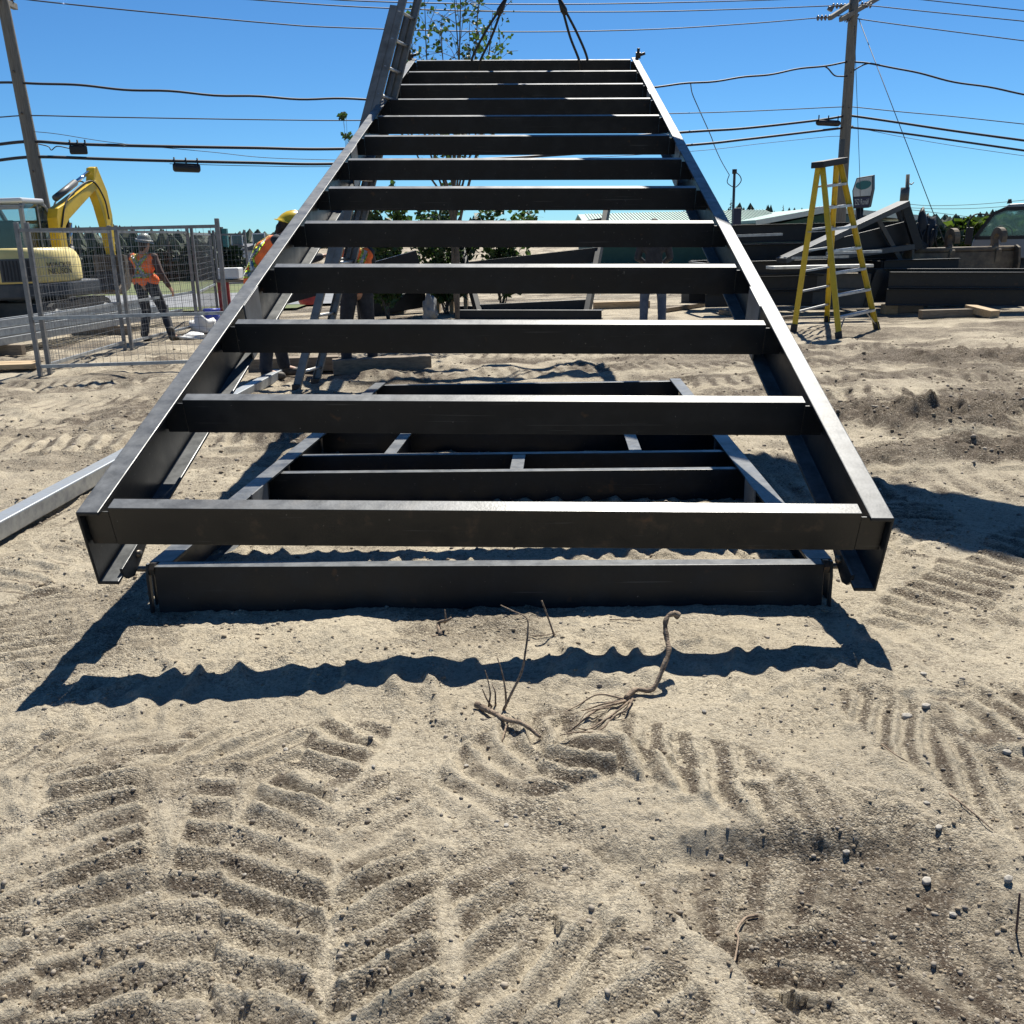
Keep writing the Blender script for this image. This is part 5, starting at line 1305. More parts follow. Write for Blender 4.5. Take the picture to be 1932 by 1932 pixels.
cable('upper of the two thick black cables strung between the utility poles', [(62, 267), (150, 272), (300, 276), (480, 279), (640, 281), (960, 272), (1297, 249), (1406, 242), (1542, 227), (1594, 219)], .034, left=[(-60, 281), (0, 272)], right=[(1610, 219), (1700, 232), (1800, 247), (1932, 265), (2000, 274)])
cable('lower of the two thick black cables strung between the utility poles', [(72, 296), (200, 300), (300, 303), (480, 307), (640, 309), (960, 298), (1297, 274), (1406, 263), (1594, 241)], .034, left=[(-60, 312), (0, 302)], right=[(1610, 241), (1700, 251), (1800, 265), (1932, 284), (2000, 294)])
cable('twisted dark service cable hanging below the top wires', [(44, 155), (150, 162), (300, 172), (511, 184), (690, 187), (960, 182), (1240, 163), (1406, 146), (1500, 132), (1553, 124), (1596, 118)], .026, left=[(-50, 160), (0, 157)], right=[(1607, 118), (1665, 123), (1787, 151), (1932, 177), (2000, 190)], wavy=.018)
cable('thin single wire a little above the thick cables', [(60, 218), (200, 221), (511, 226), (690, 227), (960, 222), (1240, 215), (1406, 210), (1580, 202), (1600, 202)], .013, left=[(-50, 224), (0, 221)], right=[(1612, 202), (1700, 211), (1800, 220), (1932, 234), (2000, 241)], m='wire', name='wire')
cable('lowest of the three high wires crossing behind the poplar', [(20, -8), (58, 0), (250, 20), (511, 44), (640, 52), (951, 60), (1214, 56), (1406, 45), (1540, 34), (1590, 30)], .014, m='wire', name='wire', right=[(1622, 36), (1700, 47), (1800, 60), (1932, 77), (2000, 86)])
cable('middle one of the three high wires crossing behind the poplar', [(430, -4), (639, 11), (800, 18), (966, 22), (1214, 22), (1406, 17), (1567, 11), (1600, 9)], .014, m='wire', name='wire', right=[(1644, 11), (1750, 22), (1932, 40), (2000, 47)])
cable('topmost high wire grazing the upper edge of the sky', [(560, -6), (639, 0), (740, 4), (877, 7), (1050, 8), (1214, 6), (1450, 0), (1600, -7)], .014, m='wire', name='wire', right=[(1640, -12), (1745, 0), (1932, 20), (2000, 28)])
cable('faint thin wire sagging under the upper thick cable at the left', [(61, 248), (110, 253), (222, 270), (400, 287), (511, 298), (690, 303)], .007, m='wire', name='wire')
cable('faint thin wire just under the lower thick cable', [(320, 309), (480, 313), (640, 314), (960, 305), (1297, 286), (1436, 271), (1560, 258), (1594, 256)], .007, m='wire', name='wire', right=[(1612, 242), (1700, 258), (1800, 275), (1932, 294), (2000, 303)])
# splice boxes hung on the thick cables
def splice(lab, x0, x1, y0, y1, rnd):
    p, q_ = onplane(x0, (y0 + y1) / 2, PLb, PRb), onplane(x1, (y0 + y1) / 2 + (2 if rnd else 0), PLb, PRb)
    r_ = (y1 - y0) / 2 * p.y / FPX * 1.02
    t_ = thing('splice_box', lab, 'splice box', p, 'splice boxes on the cables')
    d = (q_ - p)
    mb = MB()
    if rnd: mb.tube([p, p + d * .04, p + d * .08, p + d * .92, p + d * .96, q_], [r_ * .6, r_ * .92, r_, r_, r_ * .92, r_ * .6], 14)
    else: mb.beam(p, q_, r_ * 1.6, r_ * 2)
    mb.build('box_body', M['black'], t_, 0 if rnd else .03)
    for f in (.08, .5, .92):
        c = p + d * f; mb = MB(); mb.tube([c + Vector((0, 0, -r_ * .5)), c + Vector((0, 0, r_ + .12))], .018, 6); mb.build('hanger', M['cable'], t_)
    return t_
splice('small black splice box under the upper cable above the excavator', 131, 165, 276, 290, False)
splice('longer black splice box under the lower cable left of the frame', 326, 378, 308, 323, True)
splice('black splice box beside the right utility pole', 1541, 1584, 226, 236, True)
def wire_pts(lab, pts, r=.01, name='wire', cat='overhead wire', m='wire'):
    mb = MB(); pp = cr(pts, 8); mb.tube(pp, r, 6); return single(mb, name, M[m], lab, cat, loc=pp[0])
gb = at(1774, 436, 27.0)
gw = thing('guy_wire', 'slanting guy wire from the right pole to the ground beside the bucket', 'guy wire', (gb.x, gb.y, 0))
gt = at(1620, 35, 30.0); ge = gb + (gb - gt).normalized() * (gb.z / ((gt - gb).normalized().z))
mb = MB(); mb.tube([gt, ge], .012, 6); mb.build('strand', M['wire'], gw)
mb = MB(); mb.tube([gt.lerp(ge, .86), ge], .045, 8); mb.build('guard_sleeve', M['pole'], gw)
wire_pts('thin ground lead running down beside the right utility pole', [at(1612, 48, 29.7), at(1617, 190, 29.7), at(1622, 330, 29.7), at(1624, 420, 29.7)], .009)
wire_pts('jumper loop hanging left of the right pole', [at(1553, 124, 29.9), at(1562, 129, 29.9), at(1574, 142, 29.9), at(1586, 144, 29.9), at(1599, 144, 29.9)], .02, m='cable', name='jumper_loop')
wire_pts('jumper loop tied to the right side of the right pole', [at(1604, 141, 29.9), at(1614, 131, 29.9), at(1628, 123, 29.9), at(1640, 119, 29.9)], .02, m='cable', name='jumper_loop')
wire_pts('loose jumper dipping between the left pole and its small splice box', [at(64, 270, 22), at(90, 276, 22.1), at(97, 283, 22.1), at(108, 276, 22.2), at(131, 280, 22.3)], .012, m='cable', name='jumper_loop')
drop = [onplane(1303, 158, PLb, PRb), at(1306, 176, 28.6), at(1316, 200, 29), at(1341, 256, 31), at(1349, 278, 32), at(1361, 304, 33.5), at(1376, 330, 35)]
wire_pts('service drop cable curving from the span down to the steel mast', drop, .014, m='cable', name='service_drop')
# service mast
mb_ = at(1387, 440, 35); mt_ = at(1386, 321, 35)
ms = thing('service_mast', 'slim steel service mast with a coiled cable in front of the green roof', 'mast', (mt_.x, 35, 0))
mb = MB(); mb.tube([(mt_.x + .03, 35, 0), mt_], .05, 8); mb.build('mast_pipe', M['exc_grey'], ms)
mb = MB(); mb.tube([mt_ - Vector((0, 0, .12)), mt_ + Vector((0, 0, .03))], .085, 10); mb.build('weather_head', M['black'], ms)
mb = MB(); mb.tube(cr([mt_ + Vector((.02, 0, -.05)), at(1396, 332, 35), at(1398, 342, 35), at(1388, 353, 35), at(1378, 350, 35), at(1372, 343, 35), at(1376, 330, 35)]), .016, 6); mb.build('cable_coil', M['cable'], ms)
mb = MB(); c = at(1390, 412, 34.8); mb.box(c.x - .12, c.x + .16, c.y, c.y + .15, c.z - .5, c.z + .35); mb.build('meter_box', M['signnavy'], ms, .01)

# far pole with transformer
fb = at(1708, 450, 62); ft = at(1713, 329, 62)
fp = thing('utility_pole', 'small distant utility pole with a transformer can, beyond the tilted frame', 'utility pole', (fb.x, 62, 0), 'wooden utility poles')
mb = MB(); mb.tube([(fb.x, 62, 0), ft], [.15, .12], 10); mb.build('pole_shaft', M['pole'], fp)
c = at(1707, 366, 61.7); mb = MB(); mb.tube([c - Vector((0, 0, .42)), c + Vector((0, 0, .38))], .27, 14); mb.build('transformer_can', M['exc_grey'], fp)
mb = MB(); mb.tube([ft + Vector((0, 0, -.5)), at(1720, 348, 62), at(1724, 344, 62)], .04, 6); mb.build('fuse_arm', M['exc_grey'], fp)
for k, (lab, pts) in enumerate((('upper thin line leaving the distant transformer pole to the right', [(1712, 385), (1760, 388), (1850, 385), (1960, 375)]), ('middle thin line leaving the distant transformer pole to the right', [(1712, 392), (1780, 394), (1860, 392), (1960, 384)]),
                                ('lower thin line falling from the distant transformer pole to the truck', [(1712, 395), (1780, 403), (1870, 414), (1960, 422)]), ('thin line rising from the tilted frame to the distant transformer pole', [(1630, 412), (1670, 397), (1710, 381)]))):
    wire_pts(lab, [at(px, py, 62 - k * .4) for px, py in pts], .016)

# ------------------------------------------------------------------ buildings and sign far behind
GY = 48.0
gbd = thing('green_building', 'long low building with a pale green metal roof behind the stacked steel', 'building', at(1380, 440, GY))
xl, xm, xr = at(1120, 440, GY).x, at(1448, 440, GY).x, at(1640, 440, GY - 3).x
ze, zr_ = at(1300, 424, GY).z, at(1300, 404, GY + 5).z
mb = MB(); mb.box(xl, xm + 1, GY, GY + 10, 0, ze); mb.build('wall', M['greenwall'], gbd)
mb = MB(); mb.prism([(-.5, ze - .1), (5, zr_), (10.5, ze - .1), (10.5, ze), (5, zr_ + .12), (-.5, ze)], (0, GY, 0), (0, 1, 0), (1, 0, 0), (0, 0, 1), xl - .4, xm + 1); mb.build('roof', M['greenroof'], gbd)
mb = MB()
for k in range(60): 
    x_ = xl + (xm + 1 - xl) * k / 59
    mb.beam((x_, GY - .5, ze + .02), (x_, GY + 5, zr_ + .14), .04, .05)
tag(mb.build('roof_ribs', M['greenroof'], gbd), kind='stuff')
mb = MB(); mb.box(xl - .4, xm + .2, GY - .56, GY - .5, ze - .28, ze - .02); mb.build('eave_board', M['fascia'], gbd)
gx0, gx1 = at(1436, 425, GY - 3).x, at(1740, 425, GY - 3).x; gz0 = at(1440, 421, GY - 3).z; gz1 = at(1545, 397, GY - 3).z; gxm = at(1560, 400, GY - 3).x
mb = MB(); mb.prism([(gx0, 0), (gx1, 0), (gx1, gz0 - .2), (gxm, gz1 - .15), (gx0, gz0 - .2)], (0, GY - 2.8, 0), (1, 0, 0), (0, 1, 0), (0, 0, 1), 0, 8); mb.build('gable_wall', M['greenwall'], gbd)
for (p, q_) in (((gx0 - .3, gz0), (gxm, gz1)), ((gxm, gz1), (gx1 + .3, gz0))):
    mb = MB(); mb.prism([(p[0], p[1]), (q_[0], q_[1]), (q_[0], q_[1] + .14), (p[0], p[1] + .14)], (0, GY - 3.2, 0), (1, 0, 0), (0, 1, 0), (0, 0, 1), 0, 9); mb.build('gable_roof', M['greenroof'], gbd)
    mb = MB(); mb.beam((p[0], GY - 3.22, p[1] + .02), (q_[0], GY - 3.22, q_[1] + .02), .06, .22, (0, 0, 1)); mb.build('barge_board', M['fascia'], gbd)
mb = MB(); mb.box(gxm + .6, gxm + 1.7, GY - 2.84, GY - 2.78, 1.0, 2.2); mb.build('window', M['pane'], gbd)

# sign on a post
SY = 42.0
s_tl, s_tr, s_ml, s_mr, s_bl, s_br = [at(*p, SY) for p in ((1616, 336), (1646, 331), (1608, 360), (1646, 358), (1610, 394), (1639, 392))]
sg = thing('roadside_sign', 'angular black roadside sign with a teal oval and white lettering', 'sign', (s_bl.x + .5, SY, 0))
DX = at(1657, 340, SY).x - s_tr.x
fcx = [s_tl, s_tr, s_mr, s_br, s_bl, s_ml]
back = [p + Vector((DX * .98, .42, .05)) for p in fcx]
mb = MB(); mb.add(fcx + back, [tuple(range(6)), tuple(range(6, 12))[::-1]] + [(k, k + 6, (k + 1) % 6 + 6, (k + 1) % 6) for k in range(6)]); mb.build('sign_case', M['black'], sg)
def sgp(u, v, off=.012):                               # u across, v up the sign face
    if v >= .4: l = s_ml.lerp(s_tl, (v - .4) / .6); r_ = s_mr.lerp(s_tr, (v - .4) / .6)
    else: l = s_bl.lerp(s_ml, v / .4); r_ = s_br.lerp(s_mr, v / .4)
    return l.lerp(r_, u) + Vector((0, -off, 0))
mb = MB(); mb.add([sgp(.05, .27), sgp(.95, .27), sgp(.96, .4), sgp(.96, .97), sgp(.04, .96), sgp(.04, .4)], [(0, 1, 2, 3, 4, 5)]); mb.build('pale_face', M['signwhite'], sg)
mb = MB(); mb.add([sgp(.04, .03), sgp(.95, .03), sgp(.95, .245), sgp(.04, .245)], [(0, 1, 2, 3)]); mb.build('name_band', M['signnavy'], sg)
mb = MB(); mb.add([sgp(.5 + .43 * math.cos(2 * math.pi * k / 32), .65 + .20 * math.sin(2 * math.pi * k / 32) + .02 * math.cos(2 * math.pi * k / 16), .02) for k in range(32)], [tuple(range(32))]); mb.add([sgp(.42, .47, .021), sgp(.52, .47, .021), sgp(.43, .40, .021)], [(0, 1, 2)]); mb.build('teal_oval', M['signteal'], sg)
def on_sign(txt, u0, u1, v0, v1, nm, arc_=0.0):
    cu = bpy.data.curves.new(nm, 'FONT'); cu.body = txt; cu.size = 1
    o = bpy.data.objects.new(nm, cu); COL.objects.link(o); dg = bpy.context.evaluated_depsgraph_get(); dg.update()
    m_ = bpy.data.meshes.new_from_object(o.evaluated_get(dg)); bpy.data.objects.remove(o); m_.materials.clear(); m_.materials.append(M['signwhite'])
    xs = [v.co.x for v in m_.vertices]; ys = [v.co.y for v in m_.vertices]
    for v in m_.vertices:
        a = (v.co.x - min(xs)) / (max(xs) - min(xs)); c = (v.co.y - min(ys)) / (max(ys) - min(ys))
        v.co = sgp(u0 + (u1 - u0) * a, v0 + (v1 - v0) * c + arc_ * (1 - (2 * a - 1) ** 2), .03) - ORI[sg]
    o2 = bpy.data.objects.new(nm, m_); COL.objects.link(o2); o2.parent = sg; ORI[o2] = ORI[sg]
on_sign('252 Roni\u00e9l', .09, .90, .08, .21, 'lettering'); on_sign('CHALET', .20, .84, .74, .80, 'lettering', .08)
pc = sgp(.52, 0); mb = MB(); mb.tube([(pc.x, SY + .2, 0), (pc.x, SY + .2, pc.z + .05)], .16, 12); mb.build('post', M['black'], sg)
# slim dark pylon sign at the left
pb = at(417, 470, 60)
ps = thing('pylon_sign', 'tall slim dark pylon sign beyond the road behind the fence post', 'sign', (pb.x, 60, 0))
x0, x1, zt_ = at(407, 450, 60).x, at(428, 450, 60).x, at(417, 428, 60).z
mb = MB(); mb.box(x0, x0 + .38, 60, 60.5, 0, zt_); mb.build('sign_side', M['black'], ps, .02)
mb = MB(); mb.box(x0 + .385, x1, 60.02, 60.4, 1.0, zt_ - .1); mb.build('sign_face', M['signteal'], ps, .02)
# pale houses
def house(lab, x0, x1, ytop, yeave, Y, dep, shed=False):
    a, b_ = at(x0, 500, Y).x, at(x1, 500, Y).x; ze_ = at((x0 + x1) / 2, yeave, Y).z; zt = at((x0 + x1) / 2, ytop, Y + (0 if shed else dep / 2)).z
    h = thing('house', lab, 'house', ((a + b_) / 2, Y, 0), 'pale houses beyond the road')
    mb = MB(); mb.box(a, b_, Y, Y + dep, 0, ze_); wl = mb.build('wall', M['housewall'], h)
    mb = MB(); mb.prism([(a - .4, ze_), (b_ + .4, ze_), ((a + b_) / 2, zt)], (0, Y - .3, 0), (1, 0, 0), (0, 1, 0), (0, 0, 1), 0, dep + .6); mb.build('roof', M['houseroof'], h)
    n_ = max(1, int((b_ - a) / 2.0))
    for st_ in range(max(1, int(ze_ / 2.6))):
        for k in range(n_):
            c = a + (b_ - a) * (k + .5) / n_; z = 1.0 + st_ * 2.5
            mb = MB(); mb.box(c - .45, c + .45, Y - .05, Y + .02, z, z + 1.15); wn = mb.build('window', M['cabwhite'], h)
            mb = MB(); mb.box(c - .38, c + .38, Y - .07, Y - .051, z + .08, z + 1.07); mb.build('pane', M['pane'], wn)
    return h
house('grey tall pale house behind the farthest fence panel', 440, 464, 460, 466, 78, 9)
house('pale house with a low dark roof just left of the yellow hard hat', 466, 520, 458, 472, 70, 9)

# ------------------------------------------------------------------ trees
def leaf_quads(mb, c, n_, rad, size, r_, droop=0.0):
    for _ in range(n_):
        v = Vector((r_.gauss(0, 1), r_.gauss(0, 1), r_.gauss(0, 1)))
        v = v.normalized() * rad * r_.random() ** .5
        p = c + v
        a = Vector((r_.uniform(-1, 1), r_.uniform(-1, 1), r_.uniform(-1, .6) - droop)).normalized()
        b_ = a.cross(Vector((r_.uniform(-1, 1), r_.uniform(-1, 1), r_.uniform(-1, 1)))).normalized()
        s_ = size * r_.uniform(.6, 1.25)
        n3 = a.cross(b_) * s_ * .15
        mb.add([p, p + a * s_ * .45 + b_ * s_ * .38 + n3, p + a * s_, p + a * s_ * .45 - b_ * s_ * .38 + n3], [(0, 1, 2, 3)])
def broadleaf(name, lab, cat, base_, tips, trunk_r, leaf, size, nleaf, clump, seed, group=None, low=0.25, fork=0.0):
    r_ = random.Random(seed); t_ = thing(name, lab, cat, base_, group)
    tm, lv = MB(), MB()
    for tip in tips:
        tip = Vector(tip); mid = base_.lerp(tip, .5) + Vector((r_.uniform(-.1, .1), r_.uniform(-.1, .1), .1)) * (tip - base_).length * .3
        path = cr([base_, base_ + Vector((r_.uniform(-.02, .02), r_.uniform(-.02, .02), (tip.z - base_.z) * fork * r_.uniform(.75, 1.1))), base_.lerp(tip, .7) + Vector((r_.uniform(-.1, .1), 0, .12)), tip], 6) if fork else cr([base_ + Vector((r_.uniform(-.05, .05), r_.uniform(-.05, .05), 0)), base_.lerp(mid, .5) + Vector((r_.uniform(-.06, .06), 0, 0)), mid, tip], 5)
        L = len(path); tm.tube(path, [trunk_r * (1 - .85 * i / (L - 1)) for i in range(L)], 6)
        for i in range(int(L * low), L):
            for _ in range(2):
                d = Vector((r_.uniform(-1, 1), r_.uniform(-1, 1), r_.uniform(-.1, .9))).normalized()
                ln = r_.uniform(.3, 1.0) * clump * 2.2
                e = path[i] + d * ln
                tm.tube([path[i], path[i].lerp(e, .5) + Vector((0, 0, .04)), e], [trunk_r * .22 * (1.2 - i / L), trunk_r * .16, trunk_r * .09], 4)
                for f in (.55, .8, 1.0):
                    if r_.random() < .8: leaf_quads(lv, path[i].lerp(e, f), nleaf, clump * r_.uniform(.3, .6), size, r_)
        leaf_quads(lv, tip, nleaf * 2, clump * .6, size, r_)
    tm.build('trunk', M['trunk'], t_); lv.build('crown', M[leaf], t_)
    return t_
PY = 15.2
pb_ = at(862, 560, PY); pb_.z = 0
broadleaf('poplar_tree', 'slender poplar with sparse leaves rising behind the top of the lifted frame', 'tree', pb_,
          [at(852, -60, PY), at(800, -20, PY + .3), at(905, -40, PY - .3), at(775, 60, PY - .4), at(925, 70, PY + .4), at(790, 130, PY + .2), at(905, 150, PY), at(930, 20, PY + .6), at(870, -90, PY + .2), at(768, 95, PY), at(830, 40, PY + .3), at(885, 90, PY - .3), at(945, 110, PY - .2), at(765, 150, PY - .2)], .03, 'leafA', .085, 2, .30, 5, low=.55, fork=.42)
def bush(lab, x0, x1, ytop, Y, seed, leaf, size, n_, ybase=None, group='bushes behind the frame', name='bush'):
    r_ = random.Random(seed); a, b_ = at(x0, 480, Y), at(x1, 480, Y); zt = at((x0 + x1) / 2, ytop, Y).z
    base_ = Vector(((a.x + b_.x) / 2, Y, 0)); wd = (b_.x - a.x) / 2
    tips = [base_ + Vector((wd * .85 * math.cos(t) * r_.uniform(.4, 1), wd * .5 * math.sin(t) * r_.uniform(.3, 1), zt * r_.uniform(.6, 1.0))) for t in [2 * math.pi * k / 9 for k in range(9)]] + [base_ + Vector((r_.uniform(-.3, .3) * wd, 0, zt))]
    return broadleaf(name, lab, 'bush', base_, tips, .014, leaf, size, n_, wd * .28, seed, group, .3)
bush('leafy green bush behind the hunched worker, seen between the rungs', 660, 790, 376, 19.0, 21, 'leafA', .15, 3)
bush('tall leafy bush in the middle of the gap below the sky, behind the second frame', 770, 905, 372, 20.0, 22, 'leafA', .15, 3)
bush('leafy bush to the right of the tall one, thinning out towards the clear sky', 880, 1010, 396, 21.0, 23, 'leafA', .15, 3)
bush('thin sprig of leaves at the left stringer of the lifted frame beside the ladder', 655, 690, 215, 17.0, 24, 'leafA', .09, 1)
def spruce(lab, px, ytop, ybot, Y, wpx, seed, group, leaf='leafC'):
    r_ = random.Random(seed); b0_ = at(px, ybot, Y); b0_.z = 0; tz = at(px, ytop, Y).z; wr = wpx * Y / FPX / 2
    t_ = thing('spruce_tree', lab, 'tree', b0_, group)
    mb = MB(); mb.tube([b0_, b0_ + Vector((0, 0, tz * .97))], [tz * .022 + .03, .015], 6); mb.build('trunk', M['trunk'], t_)
    mb = MB(); lay = 15
    for k in range(lay):
        f = k / (lay - 1); z = tz * (.06 + .92 * f); rr = wr * (1 - f) ** .85 + .05
        for j in range(10):
            a = 2 * math.pi * (j + r_.random()) / 10; ln = rr * r_.uniform(.55, 1.15); dz = -.28 * ln * r_.uniform(.4, 1.2)
            d = Vector((math.cos(a), math.sin(a), 0)); p = b0_ + Vector((0, 0, z + tz * r_.uniform(-.025, .025))); e = p + d * ln + Vector((0, 0, dz)); s_ = d.cross(Vector((0, 0, 1))) * ln * .30
            m_ = p.lerp(e, .5)
            mb.add([p, m_ + s_, e, m_ - s_], [(0, 1, 2, 3)]); mb.add([p + Vector((0, 0, .02)), m_ + Vector((0, 0, ln * .16)), e, m_ - Vector((0, 0, ln * .22))], [(0, 1, 2, 3)])
            for q in range(2):
                f2 = r_.uniform(.4, .9); c = p.lerp(e, f2); v = Vector((r_.uniform(-1, 1), r_.uniform(-1, 1), r_.uniform(-.8, .2))).normalized() * ln * .28; s2 = v.cross(Vector((0, 0, 1))).normalized() * ln * .10
                mb.add([c, c + v * .5 + s2, c + v, c + v * .5 - s2], [(0, 1, 2, 3)])
    mb.build('crown', M[leaf], t_)
    return t_
GS = 'dark spruces beyond the road at the left'
ORD = 'first second third fourth fifth sixth seventh eighth ninth tenth eleventh twelfth thirteenth fourteenth fifteenth sixteenth seventeenth eighteenth nineteenth twentieth twenty-first twenty-second twenty-third twenty-fourth'.split()
row = [(-30, 440, 46), (0, 448, 40), (24, 455, 44), (48, 438, 46), (70, 452, 40), (96, 462, 44), (150, 470, 40), (172, 462, 40), (196, 452, 44), (214, 468, 38), (236, 462, 42), (258, 471, 40), (276, 476, 36), (296, 462, 38), (312, 455, 40), (328, 452, 38), (341, 470, 36), (352, 476, 34), (372, 464, 40), (388, 460, 40), (402, 468, 36), (416, 474, 36), (430, 470, 38), (446, 478, 30)]
for k, (px, yt, wd) in enumerate(row):
    spruce(ORD[k] + ' dark spruce from the left in the row across the road', px, yt, 535, 44 + (k % 3) * 3.2, wd, 100 + k, GS)
for k, (px, yt) in enumerate(((60, 486), (150, 484), (196, 478), (236, 480), (276, 486), (330, 488), (372, 486), (420, 488))):
    bush(ORD[k] + ' low dark bush from the left under the spruces across the road', px - 34, px + 34, yt - 14 + (k * 37 % 19), 41 + (k % 2), 300 + k, 'leafC', .42, 8, group='bushes under the spruces')
GR = 'conifers behind the green roof'
for k, (px, yt, wd, lab) in enumerate(((1376, 374, 30, 'tallest dark conifer above the green roof beside the service mast'), (1414, 386, 28, 'broad conifer above the green roof right of the service mast'), (1443, 388, 17, 'slim conifer in the middle of the green roof ridge'), (1474, 385, 16, 'rightmost slim conifer over the green roof'), (1424, 398, 14, 'smallest conifer peeping over the green roof'))):
    spruce(lab, px, yt, 460, 68, wd, 200 + k, GR)
GH = 'conifers at the far right'
for k, (px, yt, wd, lab) in enumerate(((1782, 418, 16, 'lone dark conifer left of the yellow-green hedge'), (1800, 424, 14, 'small conifer beside the lone dark one'), (1818, 420, 18, 'first conifer over the yellow-green hedge'), (1834, 412, 16, 'second conifer over the yellow-green hedge'), (1849, 408, 16, 'third conifer over the yellow-green hedge'), (1868, 402, 22, 'conifer standing against the truck mirror'), (1892, 398, 24, 'conifer seen through the truck window'), (1925, 396, 30, 'conifer behind the truck roof'))):
    spruce(lab, px, yt, 460, 70, wd, 220 + k, GH)
bush('bright yellow-green hedge bush between the bucket ears and the truck', 1790, 1850, 428, 46, 41, 'leafB', .5, 10, group='hedge at the far right')
bush('yellow-green hedge bush touching the truck mirror', 1838, 1890, 424, 47, 42, 'leafB', .5, 10, group='hedge at the far right')
bush('yellow-green hedge bush behind the truck cab', 1876, 1950, 424, 48, 43, 'leafB', .5, 10, group='hedge at the far right')
bush('dull green low bush right of the rigging bundle', 1735, 1800, 446, 44, 44, 'leafC', .45, 9, group='hedge at the far right')
# far wood that closes the horizon, and low hills
mb = MB(); r_ = random.Random(77)
for k in range(1500):
    px = r_.uniform(-1400, 3300); Yf = r_.uniform(190, 260); p = at(966, 450, Yf); x_ = (px - 966) / FPX * Yf * 1.04; hgt = r_.uniform(3.5, 6.0) * (1 + .25 * math.sin(px * .01)); wr = r_.uniform(1.6, 2.8)
    n_ = 6; ring = [(x_ + wr * math.cos(2 * math.pi * j / n_) * r_.uniform(.7, 1.2), Yf + wr * math.sin(2 * math.pi * j / n_), r_.uniform(0, .6)) for j in range(n_)]; mid = [(x_ + wr * .7 * math.cos(2 * math.pi * (j + .5) / n_), Yf + wr * .7 * math.sin(2 * math.pi * (j + .5) / n_), hgt * r_.uniform(.35, .65)) for j in range(n_)]
    mb.add(ring + mid + [(x_, Yf, hgt)], [(j, (j + 1) % n_, n_ + j) for j in range(n_)] + [((j + 1) % n_, n_ + (j + 1) % n_, n_ + j) for j in range(n_)] + [(n_ + j, n_ + (j + 1) % n_, 2 * n_) for j in range(n_)])
tag(single(mb, 'distant_wood', M['leafC'], 'far dark wood closing the horizon all round', None, kind='stuff'), None)
mb = MB(); vs = []; n_ = 80
for k in range(n_):
    x_ = -900 + 1800 * k / (n_ - 1); hh = 4 + 5 * (.5 + .5 * math.sin(k * .23)) + 2 * math.sin(k * .71)
    vs += [(x_, 620, -2), (x_, 700, hh), (x_, 800, hh * .6)]
fs = []
for k in range(n_ - 1):
    for j in (0, 1): a = k * 3 + j; fs.append((a, a + 3, a + 4, a + 1))
mb.add(vs, fs, True); tag(mb.build('hills', M['leafC']), 'low dark hills at the horizon', kind='structure')

# ------------------------------------------------------------------ roots, sticks, stones and pebbles in front
def gpt(px, py, dz=0.0):
    p = G(px, py); z = H(p.x, p.y); p = G(px, py, z); p.z = H(p.x, p.y) + dz; return p
def lift(px, py, foot, f=1.0):                           # point above the ground standing over a foot point
    return at(px, py, foot.y)
rt_ = thing('dry_root', 'long dry root curling up to a hooked end and splitting into strands at the sand', 'root', gpt(1235, 1290))
mb = MB()
f0 = gpt(1232, 1290, .02)
hook = cr([at(1281, 1163, f0.y + .18), at(1272, 1158, f0.y + .18), at(1260, 1163, f0.y + .17), at(1255, 1180, f0.y + .15), at(1258, 1205, f0.y + .12), at(1262, 1228, f0.y + .08), at(1255, 1250, f0.y + .05), f0, gpt(1200, 1306, .015), gpt(1180, 1322, .015)], 5)
mb.tube(hook, [.0085 + .0012 * math.sin(i * 1.1) + .0008 * math.sin(i * 2.9) + (.004 if i < 6 else 0) for i in range(len(hook))], 8); mb.build('root_stem', M['root'], rt_)
for pts, r0_ in (([(1180, 1322), (1130, 1322), (1090, 1333), (1062, 1345)], .007), ([(1180, 1324), (1140, 1336), (1100, 1345), (1064, 1349)], .007), ([(1180, 1326), (1130, 1350), (1095, 1368), (1072, 1381)], .010), ([(1190, 1326), (1165, 1352), (1135, 1368), (1110, 1376), (1085, 1382)], .008), ([(1195, 1322), (1182, 1350), (1160, 1358), (1128, 1385), (1085, 1392), (1056, 1404)], .008), ([(1150, 1340), (1110, 1360), (1090, 1378)], .006)):
    P_ = cr([gpt(px + rng.uniform(-2, 2), py, .010 + .012 * math.sin(i * 1.7)) for i, (px, py) in enumerate(pts)], 6)
    mb = MB(); mb.tube(P_, [.52 * r0_ * (1 - .6 * i / len(P_)) for i in range(len(P_))], 6); mb.build('root_strand', M['root'], rt_)
r2 = thing('root_stump', 'short gnarled root lying on the sand with thin dry stems standing from it', 'root', gpt(960, 1370))
def strand(pts, r0_, par, nm='stem', taper=.6):
    P_ = cr(pts, 6); mb = MB(); mb.tube(P_, [.5 * r0_ * (1 - taper * i / len(P_)) * (1 + .12 * math.sin(i * 2.3)) for i in range(len(P_))], 7); return mb.build(nm, M['root'], par)
strand([gpt(898, 1334, .015), gpt(925, 1352, .02), gpt(955, 1362, .02), gpt(985, 1375, .018), gpt(1020, 1397, .008)], .022, r2, 'root_stem', .55)
strand([gpt(960, 1364, .02), gpt(955, 1378, .012), gpt(947, 1398, .005)], .009, r2, 'root_strand')
fb_ = gpt(950, 1340)
strand([fb_, at(965, 1308, fb_.y), at(984, 1268, fb_.y + .02), at(992, 1225, fb_.y + .05), at(996, 1190, fb_.y + .08), at(993, 1166, fb_.y + .1), at(966, 1152, fb_.y + .12), at(945, 1142, fb_.y + .14)], .010, r2, taper=.7)
strand([gpt(955, 1332), at(953, 1300, fb_.y + .02), at(946, 1265, fb_.y + .04), at(938, 1240, fb_.y + .06)], .008, r2)
fb_ = gpt(922, 1332)
